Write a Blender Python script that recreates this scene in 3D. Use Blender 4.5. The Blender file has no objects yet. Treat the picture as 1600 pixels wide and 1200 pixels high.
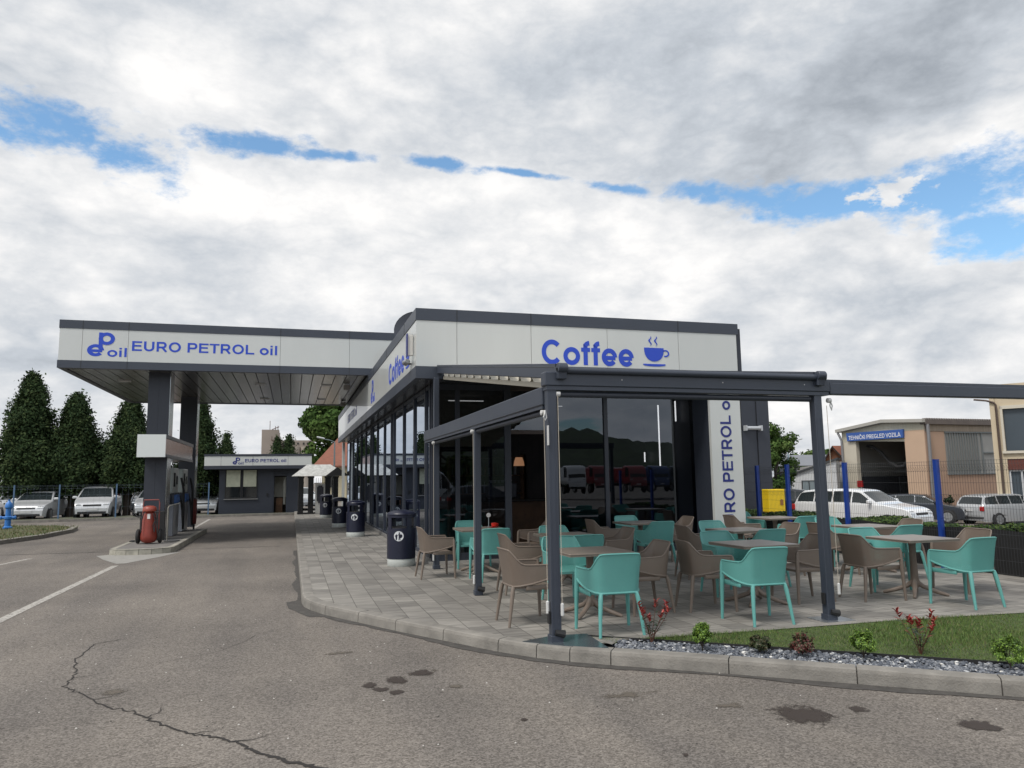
import bpy, bmesh, math, random
import numpy as np
from mathutils import Vector, Matrix, Euler
random.seed(7); rng = np.random.default_rng(7)
PI = math.pi; R = math.radians
sc = bpy.context.scene
COL = sc.collection

# ------------------------------------------------------------------ camera
cam = bpy.data.cameras.new("camera"); co = bpy.data.objects.new("camera", cam); COL.objects.link(co)
cam.sensor_width = 36; cam.lens = 1168.13 / 1600 * 36; cam.clip_start = 0.05; cam.clip_end = 3000
p_, r_, y_ = 0.1260776, -0.0142070, 0.2864102
fw = Vector((math.sin(y_)*math.cos(p_), math.cos(y_)*math.cos(p_), math.sin(p_)))
r0 = Vector((math.cos(y_), -math.sin(y_), 0)); u0 = r0.cross(fw)
rt = math.cos(r_)*r0 + math.sin(r_)*u0; up = -math.sin(r_)*r0 + math.cos(r_)*u0
M = Matrix.Identity(4)
for i in range(3):
    M[i][0] = rt[i]; M[i][1] = up[i]; M[i][2] = -fw[i]
M[0][3], M[1][3], M[2][3] = 0, 0, 1.72
co.matrix_world = M
sc.camera = co

# ------------------------------------------------------------------ world: nishita sky with broken cloud
W = bpy.data.worlds.new("World"); sc.world = W; W.use_nodes = True
nt = W.node_tree; nt.nodes.clear(); L = nt.links
def N(t, **k):
    n = nt.nodes.new(t)
    for a, b in k.items(): setattr(n, a, b)
    return n
def mth(op, a, b=None, c=None, clamp=False):
    n = N('ShaderNodeMath', operation=op); n.use_clamp = clamp
    for i, v in enumerate((a, b, c)):
        if v is None: continue
        if isinstance(v, (int, float)): n.inputs[i].default_value = v
        else: L.new(v, n.inputs[i])
    return n.outputs[0]
SUN_EL, SUN_AZ = R(56), R(-118)          # azimuth measured from +Y towards +X
sky = N('ShaderNodeTexSky', sky_type='NISHITA'); sky.sun_disc = False
sky.sun_elevation = SUN_EL; sky.sun_rotation = SUN_AZ; sky.air_density = 1.0; sky.dust_density = .6; sky.ozone_density = 2.0
tc = N('ShaderNodeTexCoord')
nrm = N('ShaderNodeVectorMath', operation='NORMALIZE'); L.new(tc.outputs['Generated'], nrm.inputs[0])
sx = N('ShaderNodeSeparateXYZ'); L.new(nrm.outputs[0], sx.inputs[0])
az = mth('ARCTAN2', sx.outputs[0], sx.outputs[1]); el = mth('ARCSINE', sx.outputs[2])
def noise(vec, scale, detail, rough, dist=0.0, w=None):
    n = N('ShaderNodeTexNoise'); n.inputs['Scale'].default_value = scale; n.inputs['Detail'].default_value = detail
    n.inputs['Roughness'].default_value = rough; n.inputs['Distortion'].default_value = dist
    L.new(vec, n.inputs['Vector']); return n
zc = mth('MAXIMUM', sx.outputs[2], 0.0); zz = mth('ADD', zc, 0.16)
cv = N('ShaderNodeCombineXYZ')
L.new(mth('DIVIDE', sx.outputs[0], zz), cv.inputs[0]); L.new(mth('DIVIDE', sx.outputs[1], zz), cv.inputs[1])
plane = cv.outputs[0]
n1 = noise(plane, 1.3, 9, .56, .15); n2 = noise(plane, .55, 3, .5)
dv = N('ShaderNodeMapping'); dv.inputs['Scale'].default_value = (1, 1, 1.9); L.new(nrm.outputs[0], dv.inputs['Vector'])
n3 = noise(dv.outputs[0], 4.2, 11, .6, .15)
n4 = noise(dv.outputs[0], 13, 8, .62)
n5 = noise(dv.outputs[0], 7.5, 6, .58, .1)
billow = mth('ABSOLUTE', mth('SUBTRACT', mth('MULTIPLY', n5.outputs['Fac'], 2.0), 1.0))      # 0 on the creases between puffs
n6 = noise(dv.outputs[0], 30, 6, .65)
edge = mth('SUBTRACT', mth('ADD', mth('ADD', mth('MULTIPLY', n3.outputs['Fac'], .35), mth('MULTIPLY', n4.outputs['Fac'], .40)), mth('MULTIPLY', n6.outputs['Fac'], .25)), .5)
def patch(a, e, ra, re, rot=0):
    """soft ellipse in azimuth / elevation, 1 at its centre, 0 outside"""
    da = mth('SUBTRACT', az, a); de = mth('SUBTRACT', el, e)
    c, s = math.cos(rot), math.sin(rot)
    u = mth('DIVIDE', mth('ADD', mth('MULTIPLY', da, c), mth('MULTIPLY', de, s)), ra)
    v = mth('DIVIDE', mth('SUBTRACT', mth('MULTIPLY', de, c), mth('MULTIPLY', da, s)), re)
    return mth('SUBTRACT', 1.0, mth('SQRT', mth('ADD', mth('MULTIPLY', u, u), mth('MULTIPLY', v, v))))
gaps = [(-.40, .395, .17, .052, -.05), (-.29, .402, .13, .042, -.02), (-.205, .383, .07, .040, 0), (-.045, .418, .11, .022, .03), (.03, .415, .10, .012, 0), (.19, .413, .08, .013, -.1), (.31, .40, .10, .007, -.15), (.44, .376, .08, .011, -.2),
        (.60, .352, .16, .026, -.18), (.70, .328, .15, .032, -.12), (.84, .315, .13, .050, 0), (.88, .268, .10, .036, -.25),  (1.3, .35, .3, .05, 0)]
g = None
for q in gaps:
    s_ = patch(*q); g = s_ if g is None else mth('MAXIMUM', g, s_)
g2 = mth('ADD', patch(.775, .330, .052, .018, -.1), mth('MULTIPLY', edge, -9.0))           # the little cloud lying in the gap
gapv = mth('ADD', mth('MULTIPLY', g, 1.25), mth('MULTIPLY', edge, 6.0))
gapv = mth('SUBTRACT', gapv, mth('MULTIPLY', mth('MAXIMUM', g2, 0.0), 1.3))
behind = mth('GREATER_THAN', 0.0, sx.outputs[1])
gb = mth('MULTIPLY', behind, mth('MULTIPLY', mth('SUBTRACT', n1.outputs['Fac'], .52), 9))
gapv = mth('MAXIMUM', gapv, gb)
mr = N('ShaderNodeMapRange'); mr.interpolation_type = 'SMOOTHSTEP'; L.new(gapv, mr.inputs['Value'])
mr.inputs['From Min'].default_value = .0; mr.inputs['From Max'].default_value = .85
gapf = mr.outputs[0]
# cloud tone: bright billows, grey bases
tones = [(.38, .52, .24, .09, .1, -.28), (.75, .44, .35, .10, .1, -.24), (.9, .50, .3, .1, 0, -.14), (-.05, .30, .5, .05, 0, -.07), (.3, .20, .7, .035, 0, -.10), (0, .56, .2, .1, 0, -.05),
         (-.15, .35, .3, .045, 0, .20), (.20, .37, .25, .04, 0, .20), (.42, .33, .2, .05, 0, .16), (.62, .28, .3, .05, 0, .18), (.2, .46, .16, .04, 0, .08), (-.3, .17, .14, .10, 0, -.14), (-.15, .47, .25, .05, 0, .08), (.8, .13, .3, .04, 0, -.06)]
tone = None
for q in tones:
    v = mth('MULTIPLY', mth('SMOOTH_MAX', patch(*q[:5]), 0.0, .3), q[5]); tone = v if tone is None else mth('ADD', tone, v)
n7 = noise(dv.outputs[0], 2.3, 5, .5, .2)
b = mth('ADD', .83, mth('MULTIPLY', mth('SUBTRACT', n3.outputs['Fac'], .5), .85))
b = mth('ADD', b, mth('MULTIPLY', mth('SUBTRACT', n7.outputs['Fac'], .5), .50))
b = mth('ADD', b, mth('MULTIPLY', mth('SUBTRACT', billow, .22), .50))
b = mth('ADD', b, mth('MULTIPLY', mth('SUBTRACT', n6.outputs['Fac'], .5), .10))
b = mth('ADD', b, mth('MULTIPLY', mth('SUBTRACT', n1.outputs['Fac'], .5), .55))
b = mth('ADD', b, mth('MULTIPLY', mth('SUBTRACT', n2.outputs['Fac'], .5), .30))
b = mth('ADD', b, mth('MULTIPLY', mth('SUBTRACT', n4.outputs['Fac'], .5), .16))
b = mth('MINIMUM', mth('SMOOTH_MAX', mth('ADD', b, tone), .20, .25), 1.0)
cr = N('ShaderNodeValToRGB'); L.new(b, cr.inputs[0])
cr.color_ramp.elements[0].position = .25; cr.color_ramp.elements[0].color = (.27, .30, .34, 1)
cr.color_ramp.elements[1].position = .95; cr.color_ramp.elements[1].color = (.86, .85, .84, 1)
e_ = cr.color_ramp.elements.new(.55); e_.color = (.49, .525, .57, 1)
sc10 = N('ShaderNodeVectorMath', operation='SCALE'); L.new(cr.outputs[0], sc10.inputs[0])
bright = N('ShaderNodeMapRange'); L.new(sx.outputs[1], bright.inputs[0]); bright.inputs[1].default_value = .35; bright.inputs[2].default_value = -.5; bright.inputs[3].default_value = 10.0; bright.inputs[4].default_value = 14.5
L.new(bright.outputs[0], sc10.inputs['Scale'])     # clouds behind the camera are boosted, added fill light for the scene
blu = N('ShaderNodeVectorMath', operation='MULTIPLY'); L.new(sky.outputs[0], blu.inputs[0]); blu.inputs[1].default_value = (1.35, 1.6, 1.6)
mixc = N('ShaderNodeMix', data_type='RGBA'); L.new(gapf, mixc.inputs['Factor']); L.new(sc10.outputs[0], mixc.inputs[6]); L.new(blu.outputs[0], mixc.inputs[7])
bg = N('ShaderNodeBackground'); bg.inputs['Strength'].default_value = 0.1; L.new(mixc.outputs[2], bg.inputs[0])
wo = N('ShaderNodeOutputWorld'); L.new(bg.outputs[0], wo.inputs[0])

# ------------------------------------------------------------------ sun (veiled by cloud), exposure
sun = bpy.data.lights.new("sun", 'SUN'); so = bpy.data.objects.new("sun", sun); COL.objects.link(so)
sun.energy = 2.2; sun.angle = R(16); sun.color = (1, .95, .88)
sd = Vector((math.sin(SUN_AZ)*math.cos(SUN_EL), math.cos(SUN_AZ)*math.cos(SUN_EL), math.sin(SUN_EL)))
so.rotation_euler = (-sd).to_track_quat('-Z', 'Y').to_euler()
vs = sc.view_settings; vs.view_transform = 'Standard'; vs.look = 'None'; vs.exposure = .24; vs.gamma = 1; vs.use_curve_mapping = False
sc.cycles.max_bounces = 8; sc.cycles.transparent_max_bounces = 24; sc.cycles.glossy_bounces = 4; sc.cycles.diffuse_bounces = 3
sc.cycles.use_denoising = True

# ------------------------------------------------------------------ materials
MATS = {}
def mat(name, col, rough=.6, metal=0, var=0, vscale=3, bump=0, bscale=40, spec=.5, col2=None, coat=0, stretch=None):
    if name in MATS: return MATS[name]
    m = bpy.data.materials.new(name); m.use_nodes = True; MATS[name] = m
    t = m.node_tree; b = t.nodes['Principled BSDF']
    b.inputs['Base Color'].default_value = (*col, 1); b.inputs['Roughness'].default_value = rough; b.inputs['Metallic'].default_value = metal
    b.inputs['Specular IOR Level'].default_value = spec; b.inputs['Coat Weight'].default_value = coat
    o = t.nodes.new('ShaderNodeTexCoord'); vec = o.outputs['Object']
    if stretch:
        mp = t.nodes.new('ShaderNodeMapping'); mp.inputs['Scale'].default_value = stretch; t.links.new(vec, mp.inputs[0]); vec = mp.outputs[0]
    if var or col2:
        n = t.nodes.new('ShaderNodeTexNoise'); n.inputs['Scale'].default_value = vscale; n.inputs['Detail'].default_value = 8; n.inputs['Roughness'].default_value = .6
        t.links.new(vec, n.inputs['Vector'])
        cr = t.nodes.new('ShaderNodeValToRGB'); t.links.new(n.outputs['Fac'], cr.inputs[0])
        c2 = col2 or tuple(min(1, c*(1+var)) for c in col); c1 = col if col2 else tuple(c*(1-var) for c in col)
        cr.color_ramp.elements[0].position = .3; cr.color_ramp.elements[0].color = (*c1, 1)
        cr.color_ramp.elements[1].position = .7; cr.color_ramp.elements[1].color = (*c2, 1)
        t.links.new(cr.outputs[0], b.inputs['Base Color'])
        mrr = t.nodes.new('ShaderNodeMapRange'); t.links.new(n.outputs['Fac'], mrr.inputs[0]); mrr.inputs[3].default_value = rough*.85; mrr.inputs[4].default_value = min(1, rough*1.2)
        t.links.new(mrr.outputs[0], b.inputs['Roughness'])
    if bump:
        n = t.nodes.new('ShaderNodeTexNoise'); n.inputs['Scale'].default_value = bscale; n.inputs['Detail'].default_value = 5
        t.links.new(vec, n.inputs['Vector'])
        bp = t.nodes.new('ShaderNodeBump'); bp.inputs['Strength'].default_value = bump; bp.inputs['Distance'].default_value = .01
        t.links.new(n.outputs['Fac'], bp.inputs['Height']); t.links.new(bp.outputs[0], b.inputs['Normal'])
    return m
def emat(name, col, s):
    if name in MATS: return MATS[name]
    m = bpy.data.materials.new(name); m.use_nodes = True; MATS[name] = m
    b = m.node_tree.nodes['Principled BSDF']; b.inputs['Base Color'].default_value = (*col, 1)
    b.inputs['Emission Color'].default_value = (*col, 1); b.inputs['Emission Strength'].default_value = s
    return m
def glass(name, tint, f0=.08, tilt=0.0):
    if name in MATS: return MATS[name]
    m = bpy.data.materials.new(name); m.use_nodes = True; MATS[name] = m
    t = m.node_tree; t.nodes.clear(); l = t.links
    out = t.nodes.new('ShaderNodeOutputMaterial'); mx = t.nodes.new('ShaderNodeMixShader')
    tr = t.nodes.new('ShaderNodeBsdfTransparent'); tr.inputs[0].default_value = (*tint, 1)
    gl = t.nodes.new('ShaderNodeBsdfGlossy'); gl.inputs['Roughness'].default_value = 0.004; gl.inputs[0].default_value = (.80, .88, 1, 1)
    fr = t.nodes.new('ShaderNodeLayerWeight'); fr.inputs[0].default_value = .5
    mp = t.nodes.new('ShaderNodeMath'); mp.operation = 'POWER'; l.new(fr.outputs['Facing'], mp.inputs[0]); mp.inputs[1].default_value = 2.3
    ma = t.nodes.new('ShaderNodeMath'); ma.operation = 'MULTIPLY_ADD'; l.new(mp.outputs[0], ma.inputs[0]); ma.inputs[1].default_value = .92-f0; ma.inputs[2].default_value = f0
    nz = t.nodes.new('ShaderNodeTexNoise'); nz.inputs['Scale'].default_value = .9; nz.inputs['Detail'].default_value = 1
    o = t.nodes.new('ShaderNodeTexCoord'); l.new(o.outputs['Object'], nz.inputs['Vector'])
    bp = t.nodes.new('ShaderNodeBump'); bp.inputs['Strength'].default_value = .05; bp.inputs['Distance'].default_value = .02; l.new(nz.outputs['Fac'], bp.inputs['Height']); l.new(bp.outputs[0], gl.inputs['Normal'])
    l.new(ma.outputs[0], mx.inputs[0]); l.new(tr.outputs[0], mx.inputs[1]); l.new(gl.outputs[0], mx.inputs[2]); l.new(mx.outputs[0], out.inputs[0])
    return m
ANTH = mat('anthracite_metal', (.036, .044, .062), .42, 0, .08, 1.2)
ANTH2 = mat('anthracite_cladding', (.026, .031, .044), .5, 0, .10, .8)
WHITE = mat('white_panel', (.52, .535, .52), .30, 0, .05, .7, coat=.35, stretch=(1, 1, .25))
BLUE = mat('sign_blue', (.012, .055, .47), .4)
NAVY = mat('sign_navy', (.012, .02, .16), .4)
SOFF = mat('soffit_metal', (.33, .325, .32), .22, .8, .12, 1.0)
BLACK = mat('black', (.012, .012, .013), .6)
RUBBER = mat('rubber', (.02, .02, .021), .8)
CHROME = mat('steel', (.55, .56, .58), .3, .9)
GLASS = glass('tinted_glass', (.20, .22, .26), .075)
CARGLASS = mat('car_glass', (.020, .026, .028), .05, 0, spec=.45)
CONC = mat('kerb_concrete', (.205, .192, .172), .9, 0, .28, 4, .6, 60)
BARK = mat('bark', (.055, .043, .034), .95, 0, .3, 8, .8, 20)

# ------------------------------------------------------------------ mesh helpers
class MB:
    def __init__(s): s.v = []; s.f = []; s.mi = []
    def add(s, vs, fs, mi=0):
        k = len(s.v); s.v += [tuple(p) for p in vs]; s.f += [tuple(i+k for i in f) for f in fs]; s.mi += [mi]*len(fs); return s
    def box(s, x0, x1, y0, y1, z0, z1, mi=0, m=None, bev=0):
        if bev:
            b = min(bev, abs(x1-x0)/2.1, abs(y1-y0)/2.1, abs(z1-z0)/2.1)
            vs = []; idx = {}
            for ix, x in ((0, x0), (1, x1)):
                for iy, y in ((0, y0), (1, y1)):
                    for iz, z in ((0, z0), (1, z1)):
                        dx = b*(1-2*ix); dy = b*(1-2*iy); dz = b*(1-2*iz)
                        idx[ix, iy, iz] = len(vs); vs += [(x, y+dy, z+dz), (x+dx, y, z+dz), (x+dx, y+dy, z)]
            def i(a, b_, c, k): return idx[a, b_, c]+k
            fs = []
            for ax in range(3):
                for sd_ in (0, 1):
                    o = [a for a in range(3) if a != ax]
                    cs = []
                    for (p, q) in ((0, 0), (1, 0), (1, 1), (0, 1)):
                        t = [0, 0, 0]; t[ax] = sd_; t[o[0]] = p; t[o[1]] = q; cs.append(i(*t, ax))
                    fs.append(cs if (sd_ == 1) != (ax == 1) else cs[::-1])
            for ax in range(3):
                o = [a for a in range(3) if a != ax]
                for p in (0, 1):
                    for q in (0, 1):
                        t0 = [0, 0, 0]; t0[o[0]] = p; t0[o[1]] = q; t1 = t0[:]; t1[ax] = 1
                        fs.append([i(*t0, o[0]), i(*t1, o[0]), i(*t1, o[1]), i(*t0, o[1])])
            for k_ in idx: fs.append([idx[k_], idx[k_]+1, idx[k_]+2])
        else:
            vs = [(x0, y0, z0), (x1, y0, z0), (x1, y1, z0), (x0, y1, z0), (x0, y0, z1), (x1, y0, z1), (x1, y1, z1), (x0, y1, z1)]
            fs = [(0, 3, 2, 1), (4, 5, 6, 7), (0, 1, 5, 4), (1, 2, 6, 5), (2, 3, 7, 6), (3, 0, 4, 7)]
        if m: vs = [tuple(m @ Vector(p)) for p in vs]
        return s.add(vs, fs, mi)
    def tube(s, pts, r, n=8, mi=0, cap=True, closed=False):
        pts = [Vector(p) for p in pts]; rs = r if isinstance(r, (list, tuple)) else [r]*len(pts)
        vs = []; fs = []; ref = None
        for i, p in enumerate(pts):
            a = pts[(i-1) % len(pts)] if (closed or i) else pts[0]; c = pts[(i+1) % len(pts)] if (closed or i < len(pts)-1) else pts[-1]
            d = (c-a).normalized() if (c-a).length > 1e-9 else Vector((0, 0, 1))
            if ref is None: ref = Vector((0, 0, 1)) if abs(d.z) < .9 else Vector((1, 0, 0))
            u = d.cross(ref).normalized(); w = u.cross(d).normalized(); ref = w
            for k in range(n):
                t = 2*PI*k/n; vs.append(p + (u*math.cos(t)+w*math.sin(t))*rs[i])
        m_ = len(pts)
        for i in range(m_ if closed else m_-1):
            j = (i+1) % m_
            for k in range(n): fs.append((i*n+k, i*n+(k+1) % n, j*n+(k+1) % n, j*n+k))
        if cap and not closed: fs.append(tuple(range(n))[::-1]); fs.append(tuple((m_-1)*n+k for k in range(n)))
        return s.add(vs, fs, mi)
    def lathe(s, prof, n=24, c=(0, 0, 0), mi=0, axis='z', m=None):
        vs = []; fs = []
        for (r, z) in prof:
            for k in range(n):
                t = 2*PI*k/n; a, b_ = r*math.cos(t), r*math.sin(t)
                p = (a, b_, z) if axis == 'z' else ((z, a, b_) if axis == 'x' else (b_, z, a))
                vs.append(Vector(p)+Vector(c))
        for i in range(len(prof)-1):
            for k in range(n): fs.append((i*n+k, i*n+(k+1) % n, (i+1)*n+(k+1) % n, (i+1)*n+k))
        if prof[0][0] > 1e-4: fs.append(tuple(range(n))[::-1])
        if prof[-1][0] > 1e-4: fs.append(tuple((len(prof)-1)*n+k for k in range(n)))
        if m: vs = [m @ v for v in vs]
        return s.add(vs, fs, mi)
    def prism(s, poly, z0, z1, mi=0, m=None):
        n = len(poly); vs = [(x, y, z0) for x, y in poly]+[(x, y, z1) for x, y in poly]
        fs = [tuple(range(n))[::-1], tuple(range(n, 2*n))]+[(i, (i+1) % n, n+(i+1) % n, n+i) for i in range(n)]
        if m: vs = [tuple(m @ Vector(p)) for p in vs]
        return s.add(vs, fs, mi)
    def grid(s, P, mi=0, closed=False):
        r = len(P); c = len(P[0]); vs = [p for row in P for p in row]; fs = []
        for i in range(r-1):
            for j in range(c if closed else c-1): fs.append((i*c+j, i*c+(j+1) % c, (i+1)*c+(j+1) % c, (i+1)*c+j))
        return s.add(vs, fs, mi)
    def build(s, name, mats, parent=None, smooth=False, angle=35, **props):
        me = bpy.data.meshes.new(name); me.from_pydata([tuple(v) for v in s.v], [], s.f)
        mats = mats if isinstance(mats, (list, tuple)) else [mats]
        for m in mats: me.materials.append(m)
        if len(mats) > 1: me.polygons.foreach_set('material_index', s.mi)
        bm = bmesh.new(); bm.from_mesh(me); bmesh.ops.recalc_face_normals(bm, faces=bm.faces); bm.to_mesh(me); bm.free()
        if smooth:
            me.polygons.foreach_set('use_smooth', [True]*len(me.polygons)); me.set_sharp_from_angle(angle=R(angle))
        me.update()
        return link(name, me, parent, **props)
def link(name, me, parent=None, loc=None, rot=None, **props):
    o = bpy.data.objects.new(name, me); COL.objects.link(o)
    if parent: o.parent = parent
    if loc is not None: o.location = loc
    if rot is not None: o.rotation_euler = rot
    for k, v in props.items(): o[k] = v
    return o
def thing(name, label, cat, loc=(0, 0, 0), rz=0, group=None):
    o = bpy.data.objects.new(name, None); COL.objects.link(o); o.location = loc; o.rotation_euler = (0, 0, rz)
    o.empty_display_size = .2; o['label'] = label; o['category'] = cat
    if group: o['group'] = group
    return o
def tag(o, label, cat, group=None, kind=None):
    o['label'] = label; o['category'] = cat
    if group: o['group'] = group
    if kind: o['kind'] = kind
    return o
def kids(o): return [c for c in bpy.data.objects if c.parent == o]
def dup(root, loc, rz, label, group=None):
    def cp(o, par):
        c = o.copy(); COL.objects.link(c); c.parent = par
        for ch in kids(o): cp(ch, c)
        return c
    r = cp(root, None); r.location = loc; r.rotation_euler = (0, 0, rz); r['label'] = label
    if group: r['group'] = group
    return r
def text(name, s, size, m, parent, loc, rot, bold=.0, ext=.004, sx=1.0, align='LEFT', **props):
    c = bpy.data.curves.new(name, 'FONT'); c.body = s; c.size = size; c.offset = bold; c.extrude = ext; c.align_x = align; c.space_character = 1.0+bold*1.2/size
    c.resolution_u = 4
    t = bpy.data.objects.new(name, c); COL.objects.link(t)
    me = bpy.data.meshes.new_from_object(t.evaluated_get(bpy.context.evaluated_depsgraph_get())); me.name = name
    bpy.data.objects.remove(t)
    me.materials.clear(); me.materials.append(m)
    o = link(name, me, parent, loc, rot, **props); o.scale = (sx, 1, 1); return o
FRONT = (PI/2, 0, 0)                      # text reading +X, facing -Y
LEFTF = (PI/2, 0, -PI/2)                  # text facing -X

def G(x, y):                              # the car park beyond the fence lies lower
    return -min(.9, max(0, x-12.5)*.038)

# ------------------------------------------------------------------ ground materials
def ground_mat():
    m = bpy.data.materials.new('asphalt'); m.use_nodes = True; t = m.node_tree; l = t.links; b = t.nodes['Principled BSDF']
    o = t.nodes.new('ShaderNodeTexCoord').outputs['Object']
    def nz(scale, det, rough=.6, vec=o):
        n = t.nodes.new('ShaderNodeTexNoise'); n.inputs['Scale'].default_value = scale; n.inputs['Detail'].default_value = det; n.inputs['Roughness'].default_value = rough
        l.new(vec, n.inputs['Vector']); return n.outputs['Fac']
    def ramp(f, p0, c0, p1, c1):
        r = t.nodes.new('ShaderNodeValToRGB'); l.new(f, r.inputs[0]); e = r.color_ramp.elements
        e[0].position = p0; e[0].color = (*c0, 1); e[1].position = p1; e[1].color = (*c1, 1); return r.outputs[0]
    def mul(a, b_, f=1.0):
        x = t.nodes.new('ShaderNodeMix'); x.data_type = 'RGBA'; x.blend_type = 'MULTIPLY'; x.inputs['Factor'].default_value = f
        l.new(a, x.inputs[6]); l.new(b_, x.inputs[7]); return x.outputs[2]
    base = ramp(nz(.32, 6, .6), .33, (.124, .114, .105), .68, (.182, .167, .152))
    vo = t.nodes.new('ShaderNodeTexVoronoi'); vo.inputs['Scale'].default_value = 85; l.new(o, vo.inputs['Vector'])
    sep = t.nodes.new('ShaderNodeSeparateColor'); l.new(vo.outputs['Color'], sep.inputs[0])
    sp = ramp(sep.outputs[0], .0, (.56, .54, .52), 1.0, (1.58, 1.56, 1.53))
    fine = ramp(nz(26, 6, .75), .3, (.72, .70, .68), .72, (1.30, 1.30, 1.30))
    mp = t.nodes.new('ShaderNodeMapping'); mp.inputs['Scale'].default_value = (1.6, .22, 1); mp.inputs['Rotation'].default_value = (0, 0, R(12)); l.new(o, mp.inputs[0])
    tr = ramp(nz(.8, 5, .55, mp.outputs[0]), .36, (.84, .84, .85), .62, (1.06, 1.05, 1.03))
    col = mul(mul(mul(base, sp, .9), fine, .8), tr, .9)
    l.new(col, b.inputs['Base Color']); b.inputs['Roughness'].default_value = .88; b.inputs['Specular IOR Level'].default_value = .3
    bp = t.nodes.new('ShaderNodeBump'); bp.inputs['Strength'].default_value = .55; bp.inputs['Distance'].default_value = .006
    l.new(sep.outputs[1], bp.inputs['Height']); l.new(bp.outputs[0], b.inputs['Normal']); return m
ASPH = ground_mat()
def paver_mat():
    m = bpy.data.materials.new('pavers'); m.use_nodes = True; t = m.node_tree; l = t.links; b = t.nodes['Principled BSDF']
    o = t.nodes.new('ShaderNodeTexCoord').outputs['Object']
    s = t.nodes.new('ShaderNodeSeparateXYZ'); l.new(o, s.inputs[0]); c = t.nodes.new('ShaderNodeCombineXYZ')
    a = t.nodes.new('ShaderNodeMath'); a.operation = 'SUBTRACT'; l.new(s.outputs[0], a.inputs[0]); a.inputs[1].default_value = .315
    l.new(s.outputs[1], c.inputs[0]); l.new(a.outputs[0], c.inputs[1])
    br = t.nodes.new('ShaderNodeTexBrick'); l.new(c.outputs[0], br.inputs['Vector']); br.offset = .5; br.offset_frequency = 2
    br.inputs['Scale'].default_value = 1; br.inputs['Mortar Size'].default_value = .0045; br.inputs['Mortar Smooth'].default_value = .2
    br.inputs['Brick Width'].default_value = .40; br.inputs['Row Height'].default_value = .26; br.inputs['Bias'].default_value = 0
    br.inputs['Color1'].default_value = (.160, .152, .142, 1); br.inputs['Color2'].default_value = (.255, .243, .226, 1); br.inputs['Mortar'].default_value = (.075, .07, .062, 1)
    mp = t.nodes.new('ShaderNodeMapping'); mp.inputs['Scale'].default_value = (1.6, 11, 1); l.new(o, mp.inputs[0])
    n = t.nodes.new('ShaderNodeTexNoise'); n.inputs['Scale'].default_value = 1.6; n.inputs['Detail'].default_value = 6; l.new(mp.outputs[0], n.inputs['Vector'])
    r = t.nodes.new('ShaderNodeValToRGB'); l.new(n.outputs['Fac'], r.inputs[0]); r.color_ramp.elements[0].position = .3; r.color_ramp.elements[0].color = (.72, .71, .70, 1)
    r.color_ramp.elements[1].position = .7; r.color_ramp.elements[1].color = (1.25, 1.24, 1.22, 1)
    n2_ = t.nodes.new('ShaderNodeTexNoise'); n2_.inputs['Scale'].default_value = .7; n2_.inputs['Detail'].default_value = 5; l.new(o, n2_.inputs['Vector'])
    r2 = t.nodes.new('ShaderNodeValToRGB'); l.new(n2_.outputs['Fac'], r2.inputs[0]); r2.color_ramp.elements[0].position = .35; r2.color_ramp.elements[0].color = (.85, .85, .84, 1)
    r2.color_ramp.elements[1].position = .65; r2.color_ramp.elements[1].color = (1.1, 1.1, 1.08, 1)
    prev = br.outputs['Color']
    for q in (r.outputs[0], r2.outputs[0]):
        x = t.nodes.new('ShaderNodeMix'); x.data_type = 'RGBA'; x.blend_type = 'MULTIPLY'; x.inputs['Factor'].default_value = 1; l.new(prev, x.inputs[6]); l.new(q, x.inputs[7]); prev = x.outputs[2]
    l.new(prev, b.inputs['Base Color']); b.inputs['Roughness'].default_value = .8
    bp = t.nodes.new('ShaderNodeBump'); bp.inputs['Strength'].default_value = .5; bp.inputs['Distance'].default_value = .004; bp.invert = True
    l.new(br.outputs['Fac'], bp.inputs['Height']); l.new(bp.outputs[0], b.inputs['Normal']); return m
PAVE = paver_mat()
TAR = mat('fresh_tar', (.060, .055, .050), .85, 0, .35, 9, .6, 90)
def soft_mat(name, col, a0=.42, a1=.55, scale=9):
    """worn paint or a stain: its own colour with ragged, broken coverage"""
    m = mat(name, col, .8, 0, .2, 20); t = m.node_tree; b = t.nodes['Principled BSDF']
    o = t.nodes.new('ShaderNodeTexCoord'); n = t.nodes.new('ShaderNodeTexNoise'); n.inputs['Scale'].default_value = scale; n.inputs['Detail'].default_value = 9; n.inputs['Roughness'].default_value = .7
    t.links.new(o.outputs['Object'], n.inputs['Vector']); r = t.nodes.new('ShaderNodeMapRange'); t.links.new(n.outputs['Fac'], r.inputs[0])
    r.inputs[1].default_value = a0; r.inputs[2].default_value = a1; t.links.new(r.outputs[0], b.inputs['Alpha']); return m
PAINT = soft_mat('worn_paint', (.36, .34, .31), .36, .47, 14)
STAIN = soft_mat('oil_stain', (.050, .036, .029), .36, .52, 22)
STAIN2 = soft_mat('faint_stain', (.125, .110, .09), .46, .7, 16)
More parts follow.
